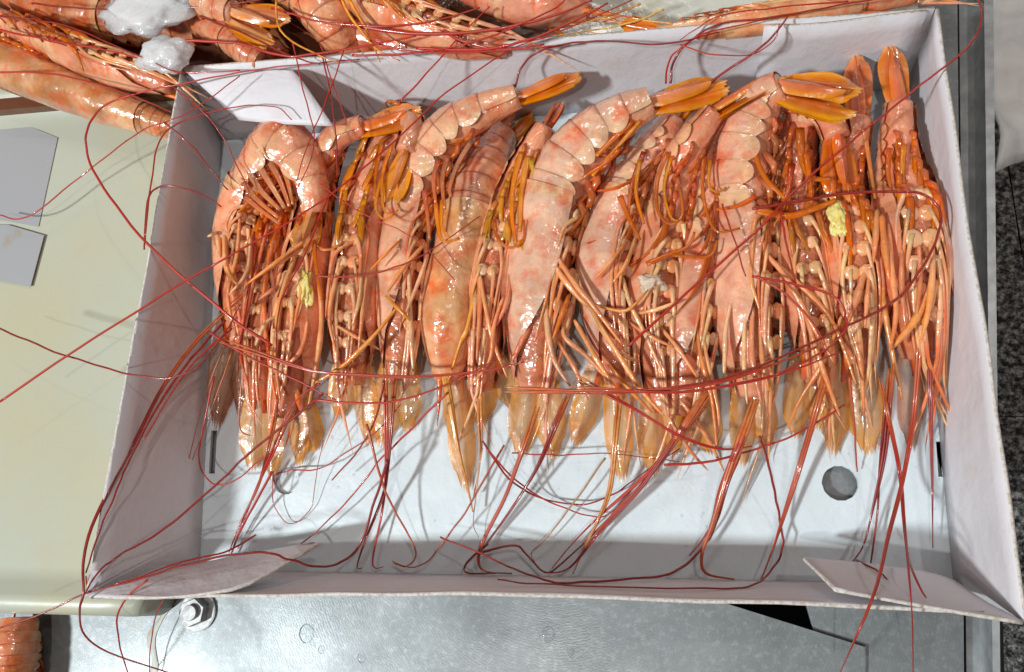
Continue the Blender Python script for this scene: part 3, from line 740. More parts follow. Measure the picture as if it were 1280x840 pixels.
D('12', 'reddish belly-up shrimp with orange tail hooked to the right, left of the right yellow-spotted one',
  [(1046, 172, .050, 18, 5), (1033, 142, .049, 21, 10), (1008, 142, .038, 25, 5), (996, 180, .031, 28, 0), (994, 225, .029, 29, 0), (997, 275, .030, 29, 0), (1005, 345, .030, 31, 0), (1018, 420, .023, 27, 0), (1025, 480, .015, 16, 0)], 5,
  tail=(1055, 250, .050), scales=[(998, 538), (1024, 528)], spread=.35, fanw=.9, tint=(0.70, 0.22, 0.12), fanc=((.70, .26, .08), ORANGE), plc=((.80, .24, .06), (.82, .34, .05)), legL=110)
D('13', 'belly-up shrimp with pale yellow roe second from the right wall',
  [(1074, 148, .036, 17, 10), (1063, 185, .033, 23, 5), (1054, 225, .031, 28, 0), (1056, 264, .031, 31, 0), (1061, 322, .031, 36, 0), (1068, 392, .026, 32, 0), (1072, 452, .017, 18, 0)], 3,
  tail=(1070, 68, .040), scales=[(1045, 556), (1084, 556)], spread=.04, fanw=.85, tint=(0.78, 0.29, 0.17), fanc=((.66, .22, .09), (.70, .26, .08)), roe=(1047, 272, .048), legL=120)
D('14', 'rightmost straight belly-up shrimp against the right wall with a pointed upright tail',
  [(1124, 130, .036, 18, 5), (1122, 168, .033, 22, 3), (1124, 208, .031, 28, 0), (1131, 246, .031, 35, 0), (1138, 312, .032, 42, 0), (1144, 382, .027, 38, 0), (1150, 445, .018, 22, 0)], 3,
  tail=(1112, 56, .044), scales=[(1142, 550), (1182, 512)], spread=.04, fanw=.95, tint=(0.76, 0.24, 0.13), fanc=((.66, .24, .09), (.70, .26, .07)), legL=125, scolor=BROWN)

# ---- shrimp lying loose behind the box
BG = dict(group='loose shrimp behind the box')
D('b1', 'long smooth amber shrimp behind the left end of the box',
  [(232, 166, .036, 15, 160), (165, 142, .042, 24, 160), (100, 118, .046, 30, 160), (50, 98, .048, 33, 160), (0, 80, .050, 34, 160), (-60, 56, .050, 32, 160), (-120, 34, .046, 16, 160)], 1, tint=(.50, .22, .08), carc=(.56, .27, .11), legs=2, swim=0, **BG)
D('b2', 'broken pink shrimp with tangled legs just left of the smaller ice lump',
  [(-20, 12, .062, 14, 30), (30, 36, .064, 19, 30), (85, 62, .066, 24, 30), (130, 80, .066, 26, 20), (170, 93, .064, 24, 20), (212, 108, .060, 12, 20)], 2, tint=(0.78, 0.29, 0.17), legL=85, **BG)
D('b3', 'shrimp with a yellow streaked tail right of the large ice lump',
  [(292, 16, .078, 20, 140), (262, 4, .076, 26, 140), (225, -14, .074, 28, 140), (180, -36, .072, 28, 140), (120, -60, .070, 16, 140)], 2, tail=(352, 36, .076), tint=(0.80, 0.40, 0.24), fanc=((.80, .52, .34), YELLOW), legs=3, **BG)
D('b4', 'pale curved shrimp lying on the back wall left of the tangled legs',
  [(446, 80, .034, 18, 200), (434, 60, .044, 26, 200), (412, 26, .058, 33, 200), (382, -6, .060, 34, 200), (335, -40, .060, 33, 200), (290, -80, .056, 18, 200)], 3, tint=(0.76, 0.32, 0.16), carc=(0.84, 0.45, 0.24), legs=2, swim=0, **BG)
D('b5', 'belly-up shrimp with tangled peach legs behind the middle of the back wall',
  [(405, -40, .060, 20, 20), (440, -14, .064, 26, 20), (480, 12, .066, 29, 20), (530, 34, .066, 30, 10), (585, 50, .064, 26, 10), (635, 58, .060, 14, 10)], 2, tint=(0.78, 0.29, 0.16), legL=90, **BG)
D('b6', 'pink shrimp head at the top edge above the middle of the box',
  [(540, -50, .060, 26, 150), (590, -24, .062, 33, 150), (640, -4, .062, 34, 150), (690, 8, .060, 28, 150), (738, 16, .056, 12, 150)], 2, tint=(0.80, 0.30, 0.18), carc=(0.82, 0.40, 0.26), legs=4, **BG)
D('b7', 'yellowish shrimp lying along the right part of the back wall',
  [(820, 42, .056, 9, 70), (865, 36, .058, 13, 70), (915, 30, .060, 16, 70), (965, 22, .060, 18, 65), (1025, 12, .060, 17, 60), (1080, 2, .056, 10, 60)], 2, tail=(772, 42, .052), tint=(0.82, 0.40, 0.18), carc=(0.82, 0.43, 0.22), legL=70, **BG)
D('b8', 'orange shrimp at the top right edge behind the box corner',
  [(990, -22, .052, 12, 150), (1040, -14, .054, 16, 150), (1090, -6, .054, 18, 150), (1145, -4, .050, 9, 150)], 1, tint=(0.78, 0.26, 0.09), legs=3, **BG)
D('b9', 'short salmon shrimp end poking over the back wall beside the box corner',
  [(326, 76, .062, 14, 175), (308, 64, .064, 20, 175), (285, 46, .064, 22, 175), (255, 28, .062, 22, 175), (225, 10, .058, 12, 175)], 2, tint=(0.76, 0.29, 0.15), legs=3, **BG)
D('b10', 'wet amber shrimp at the bottom left corner below the cream tray',
  [(26, 772, .010, 20, 175), (20, 812, .012, 25, 175), (14, 850, .012, 27, 175), (6, 905, .012, 26, 175), (-2, 950, .010, 14, 175)], 2, tint=(0.64, 0.19, 0.07), carc=(0.66, 0.24, 0.09), legs=2, group='lone shrimp below the tray')

D('b11', 'brown shrimp body buried under the large ice lump', [(250, 40, .040, 22, 160), (190, 30, .044, 28, 160), (130, 22, .046, 30, 160), (70, 10, .046, 30, 160), (10, -5, .044, 18, 160)], 2, tint=(0.47, 0.13, 0.05), carc=(0.54, 0.18, 0.07), legs=3, swim=.6, **BG)
D('b12', 'dark reddish shrimp lying deep below the tangled legs behind the wall', [(620, 74, .036, 18, 160), (560, 66, .040, 24, 160), (500, 58, .042, 26, 160), (450, 46, .042, 26, 160), (400, 30, .040, 16, 160)], 2, tint=(0.45, 0.10, 0.04), carc=(0.52, 0.14, 0.06), legs=4, **BG)
D('b13', 'dark shrimp showing between the salmon end and the yellow streaked tail', [(352, 72, .036, 18, 20), (330, 48, .040, 24, 20), (312, 20, .042, 26, 20), (300, -10, .042, 26, 20), (290, -40, .040, 16, 20)], 2, tint=(0.52, 0.13, 0.05), carc=(0.57, 0.18, 0.07), legs=4, **BG)
D('b14', 'dark red shrimp with legs at the very left edge above the long amber one', [(110, 92, .044, 14, 10), (70, 72, .048, 20, 10), (30, 50, .050, 24, 10), (-10, 34, .050, 24, 10), (-50, 18, .048, 14, 10)], 2, tint=(0.54, 0.14, 0.06), carc=(0.60, 0.19, 0.08), legs=5, **BG)
# ---- ice
def ice(px, z, r, lab, seed):
    bm = bmesh.new(); bmesh.ops.create_icosphere(bm, subdivisions=4, radius=1)
    for v in bm.verts:
        p = v.co.copy(); k = 1 + .38 * noise.noise(p * 1.4 + Vector((seed, 0, 0))) + .24 * noise.noise(p * 3.3 + Vector((seed, 4, 0))) + .05 * noise.noise(p * 8)
        v.co = Vector((p.x * r[0], p.y * r[1], p.z * r[2])) * k
    me = bpy.data.meshes.new('ice_lump'); bm.to_mesh(me); bm.free(); me.materials.append(M['ice'])
    for p in me.polygons: p.use_smooth = True
    o = bpy.data.objects.new('ice_lump', me); COL.objects.link(o); o.location = U(*px, z); tag(o, lab, 'ice', 'ice lumps among the loose shrimp')
ice((180, 8), .082, (.030, .021, .007), 'large glassy ice lump at the top left among loose shrimp', 2.3)
ice((205, 68), .080, (.017, .012, .007), 'smaller ice lump just below the large one', 5.1)
ice((232, 2), .080, (.012, .008, .006), 'tiny ice lump right of the large one at the top edge', 8.7)

# ---- stray legs traced one by one: (shrimp, width px, colour, z, points)
LG = [
 ('7', 9, 7, PEACH, (.052, .050), [(684, 302), (719, 355), (742, 383), (778, 431)]), ('7', 9, 8, PEACH, (.050, .044), [(678, 298), (697, 338), (728, 376), (740, 383)]),
 ('8', 5, 4, YELLOW, (.050, .050), [(742, 381), (778, 389), (795, 379), (810, 362)]), ('8', 6, 6, PEACH, (.052, .05), [(783, 302), (764, 326), (744, 349)]),
 ('8', 7, 6, PEACH, (.052, .05), [(797, 290), (783, 329), (766, 353)]), ('7', 9, 7, CREAM, (.046, .040), [(685, 340), (683, 393), (692, 448), (714, 484)]),
 ('7', 8, 7, ORANGE, (.046, .044), [(712, 367), (702, 395), (691, 424)]), ('7', 7, 7, PEACH, (.044, .036), [(715, 380), (704, 417), (733, 445), (765, 480)]),
 ('7', 12, 9, PINK, (.042, .036), [(677, 372), (660, 410), (640, 452)]), ('7', 8, 6, PEACH, (.044, .034), [(718, 400), (745, 448), (775, 495)]),
 ('8', 7, 6, CREAM, (.044, .036), [(747, 405), (773, 440), (800, 452)]), ('8', 6, 5, PEACH, (.044, .040), [(785, 402), (812, 420), (842, 434)]),
 ('9', 6, 6, CREAM, (.046, .046), [(791, 393), (820, 387), (850, 376)]), ('8', 7, 6, CREAM, (.046, .038), [(778, 345), (787, 378), (806, 417), (828, 466)]),
 ('9', 7, 6, PEACH, (.042, .036), [(818, 400), (849, 438), (876, 478)]), ('10', 6, 6, ORANGE, (.042, .034), [(870, 378), (875, 440), (890, 500), (896, 560)]),
 ('10', 6, 6, PEACH, (.042, .030), [(876, 397), (883, 445), (898, 520), (892, 560)]), ('11', 7, 7, CREAM, (.048, .040), [(921, 348), (908, 405), (906, 447), (905, 474)]),
 ('11', 7, 6, CREAM, (.050, .040), [(932, 371), (930, 447), (934, 505)]), ('11', 10, 7, PINK, (.050, .040), [(941, 380), (940, 445), (952, 505)]),
 ('11', 6, 6, PEACH, (.048, .040), [(949, 390), (953, 450), (962, 490)]), ('11', 9, 7, PEACH, (.050, .044), [(944, 305), (980, 343), (1012, 400), (1042, 452)]),
 ('12', 9, 7, PEACH, (.050, .036), [(960, 322), (997, 354), (1040, 402), (1070, 480)]), ('13', 10, 8, PEACH, (.052, .048), [(1082, 334), (1072, 370), (1059, 406)]),
 ('13', 7, 6, PEACH, (.052, .048), [(1087, 340), (1084, 375), (1081, 410)]), ('13', 8, 6, PEACH, (.046, .030), [(1099, 322), (1103, 368), (1114, 434), (1128, 500)]),
 ('14', 9, 8, ORANGE, (.056, .054), [(1102, 268), (1106, 310), (1112, 352)]), ('14', 8, 7, PEACH, (.054, .050), [(1096, 262), (1095, 295), (1092, 328)]),
 ('14', 8, 10, PEACH, (.054, .046), [(1168, 344), (1145, 398), (1112, 438)]), ('14', 7, 9, YELLOW, (.056, .046), [(1171, 349), (1164, 378), (1153, 405)]),
 ('14', 9, 6, PEACH, (.056, .050), [(1110, 280), (1114, 330), (1120, 390), (1112, 440)]), ('14', 9, 6, PEACH, (.056, .050), [(1160, 285), (1166, 330), (1160, 390), (1150, 430)]),
 ('14', 7, 6, PINK, (.056, .050), [(1128, 300), (1127, 350), (1132, 410)]), ('14', 7, 6, PINK, (.056, .050), [(1148, 300), (1150, 350), (1144, 410)]),
 ('1', 8, 7, CREAM, (.042, .040), [(273, 285), (273, 302), (276, 322)]), ('1', 6, 5, CREAM, (.044, .046), [(273, 289), (266, 293), (259, 296)]),
 ('1', 9, 8, PEACH, (.046, .042), [(281, 290), (283, 335), (300, 358)]), ('1', 6, 6, CREAM, (.046, .042), [(313, 296), (309, 339), (286, 369)]),
 ('1', 7, 6, PEACH, (.046, .038), [(300, 270), (296, 320), (285, 370), (296, 420)]), ('2b', 7, 6, PEACH, (.052, .050), [(381, 301), (345, 328), (310, 354)]),
 ('2b', 7, 6, PEACH, (.050, .048), [(376, 312), (350, 328), (329, 341)]), ('2b', 7, 6, PINK, (.046, .044), [(354, 354), (338, 364), (323, 375)]),
 ('2', 6, 6, CREAM, (.046, .042), [(352, 394), (335, 401), (322, 425), (317, 448)]), ('2b', 7, 6, ORANGE, (.040, .034), [(345, 290), (330, 360), (335, 440), (345, 500)]),
 ('2b', 7, 5, RED, (.042, .034), [(335, 280), (318, 350), (300, 430), (310, 480)]), ('2', 9, 7, PEACH, (.046, .036), [(370, 320), (352, 370), (345, 440), (350, 500)]),
 ('2', 9, 7, PEACH, (.046, .036), [(398, 340), (402, 400), (395, 460), (385, 510)]), ('2', 8, 6, PEACH, (.044, .034), [(385, 400), (375, 440), (340, 470)]),
 ('3', 7, 6, PEACH, (.048, .042), [(446, 300), (420, 316), (412, 347), (407, 398)]), ('3', 6, 5, PEACH, (.046, .036), [(408, 399), (443, 420), (475, 437)]),
 ('3', 7, 6, CREAM, (.048, .042), [(452, 345), (449, 376), (440, 408)]), ('3', 6, 6, PEACH, (.048, .040), [(459, 345), (453, 392), (448, 440)]),
 ('3', 8, 6, PEACH, (.048, .040), [(432, 328), (420, 350), (412, 398), (420, 440)]), ('4', 4, 4, YELLOW, (.048, .048), [(501, 299), (482, 318), (463, 337)]),
 ('4', 6, 6, YELLOW, (.048, .044), [(482, 370), (498, 386), (513, 401)]), ('3', 5, 9, YELLOW, (.050, .038), [(500, 380), (467, 420), (430, 456), (393, 479)]),
 ('4', 8, 7, CREAM, (.046, .036), [(511, 337), (514, 420), (517, 468)]), ('4', 7, 6, CREAM, (.048, .044), [(535, 318), (526, 345), (503, 402)]),
 ('4', 7, 7, PEACH, (.046, .044), [(533, 303), (505, 334), (484, 365)]), ('6', 7, 6, PEACH, (.048, .036), [(600, 343), (607, 385), (617, 428), (634, 472)]),
 ('6', 8, 5, YELLOW, (.046, .034), [(596, 357), (584, 410), (575, 430), (560, 478)]), ('6', 8, 7, PINK, (.046, .040), [(638, 340), (635, 373), (620, 408)]),
 ('6', 7, 5, PEACH, (.046, .036), [(630, 370), (618, 405), (612, 450), (590, 480)]), ('6', 8, 7, PEACH, (.046, .040), [(598, 335), (600, 380), (596, 450)]),
 ('9', 7, 5, PEACH, (.036, .010), [(850, 500), (880, 540), (905, 588)]), ('9', 6, 4, PEACH, (.034, .010), [(835, 520), (860, 560), (885, 588)]),
 ('12', 8, 6, PEACH, (.048, .030), [(1000, 360), (1015, 420), (1035, 480), (1050, 520)]), ('13', 7, 5, PEACH, (.046, .020), [(1060, 400), (1075, 450), (1080, 520)]),
 ('12', 7, 5, PEACH, (.046, .014), [(1052, 395), (1030, 450), (1000, 500), (985, 535)]), ('8', 6, 5, YELLOW, (.040, .02), [(760, 455), (790, 490), (815, 515)]),
 ('8', 7, 6, PEACH, (.048, .038), [(735, 380), (765, 430), (800, 485), (830, 520)]), ('7', 7, 5, PEACH, (.044, .034), [(692, 420), (718, 460), (735, 500)]),
]
random.seed(99)
def rnd_c(): return random.choice((ORANGE, PEACH, RED, PINK, YELLOW))
for k, w0, w1, c, z, p in LG:
    z = (z[0] - .007,) + tuple(z[0] + (z[1] - z[0]) * q for q in (.3, .65, 1))
    strand(p, z, w0, w1, jit(mix(c, CREAM, .25)), jit(mix(c, rnd_c(), .35)), 'leg', M['limb'], SH[k], seg=8, knots=True)

# ---- swimmeret ribbons and orange curls traced over the abdomens
RB = [
 ('9', 6, ORANGE, .052, [(835, 190), (822, 225), (822, 262), (838, 280), (853, 268), (850, 235)]), ('9', 5, YELLOW, .053, [(840, 195), (830, 235), (838, 270), (848, 276)]),
 ('10', 6, ORANGE, .050, [(880, 195), (878, 235), (885, 270), (898, 290), (925, 285)]), ('10', 5, YELLOW, .051, [(888, 200), (886, 232), (898, 240), (908, 234)]),
 ('11', 8, ORANGE, .054, [(940, 180), (955, 220), (985, 250), (1000, 252)]), ('11', 7, ORANGE, .054, [(945, 245), (920, 258), (895, 262)]),
 ('12', 12, ORANGE, .054, [(1000, 160), (1003, 200), (1015, 222), (1040, 224)]), ('12', 9, RED, .054, [(990, 205), (985, 240), (975, 262)]),
 ('12', 12, ORANGE, .054, [(945, 262), (985, 270), (1020, 260), (1045, 250)]), ('12', 9, ORANGE, .056, [(1008, 190), (1012, 225), (1015, 255)]),
 ('9', 7, ORANGE, .050, [(808, 330), (835, 318), (860, 308), (868, 290)]), ('10', 6, ORANGE, .050, [(840, 318), (870, 322), (890, 318), (896, 300)]),
 ('8', 9, ORANGE, .052, [(775, 245), (785, 270), (800, 300)]), ('8', 7, YELLOW, .053, [(800, 200), (795, 240), (805, 280)]), ('8', 8, RED, .051, [(805, 190), (790, 230), (785, 270)]),
 ('7', 12, (.80, .22, .05), .060, [(790, 150), (765, 175), (745, 195)]), ('7', 9, (.80, .20, .04), .058, [(775, 185), (755, 205), (728, 222)]), ('7', 8, YELLOW, .058, [(800, 150), (775, 180), (740, 220)]),
 ('4', 9, PINK, .056, [(548, 200), (542, 225), (545, 255)]), ('4', 7, YELLOW, .056, [(545, 255), (548, 285), (555, 302), (575, 298)]), ('4', 7, YELLOW, .056, [(553, 250), (552, 282), (562, 298)]),
 ('4', 9, PINK, .056, [(560, 195), (553, 225), (556, 262)]), ('4', 9, (.62, .28, .16), .055, [(590, 175), (572, 205), (562, 235), (564, 245)]), ('4', 8, PINK, .052, [(530, 238), (534, 265), (537, 300)]),
 ('6', 9, YELLOW, .046, [(652, 190), (642, 230), (640, 270), (645, 305)]), ('6', 10, (.82, .38, .05), .047, [(660, 195), (652, 240), (650, 290)]), ('6', 7, (.85, .60, .08), .048, [(663, 200), (668, 225), (660, 240)]),
 ('6', 6, ORANGE, .050, [(618, 275), (622, 298), (638, 310), (654, 300), (655, 275)]), ('6', 7, YELLOW, .048, [(650, 300), (658, 318), (664, 335)]),
 ('3', 6, YELLOW, .050, [(482, 205), (472, 240), (470, 262), (482, 275), (498, 262)]), ('3', 6, YELLOW, .051, [(490, 180), (478, 220), (480, 262), (492, 268)]),
 ('3', 7, ORANGE, .050, [(478, 178), (470, 215), (468, 250)]),
 ('1', 12, (.86, .44, .26), .050, [(310, 212), (326, 238), (350, 262)]), ('1', 12, (.86, .46, .28), .051, [(322, 204), (338, 230), (356, 260)]), ('1', 11, (.84, .38, .20), .051, [(336, 200), (350, 226), (362, 258)]),
 ('1', 10, (.84, .36, .18), .050, [(352, 204), (360, 228), (366, 256)]), ('1', 10, (.84, .36, .18), .052, [(304, 228), (322, 250), (348, 272)]), ('1', 9, (.80, .30, .14), .050, [(306, 246), (328, 264), (350, 280)]),
 ('2', 7, ORANGE, .046, [(392, 300), (396, 340), (402, 375)]), ('2', 6, PEACH, .044, [(395, 290), (396, 308), (412, 312), (430, 302)]),
 ('13', 10, ORANGE, .048, [(1052, 205), (1062, 235), (1075, 262)]), ('14', 8, YELLOW, .048, [(1130, 180), (1128, 215), (1130, 235)]), ('14', 8, ORANGE, .048, [(1112, 185), (1110, 215), (1114, 238)]),
 ('13', 7, PEACH, .050, [(1080, 160), (1088, 210), (1094, 248)]),
]
for k, w0, c, z, p in RB:
    strand(p, z, w0 * .85, w0 * .4, jit(c), jit(mix(c, YELLOW, .4)), 'swimmeret', M['ribbon'], SH[k], seg=8, flat=.35)

# white lump at the throat of one shrimp
lump('white_tissue', M['flesh'], U(815, 354, .045), (.0070, .0050, .003), SH['9'], 3)

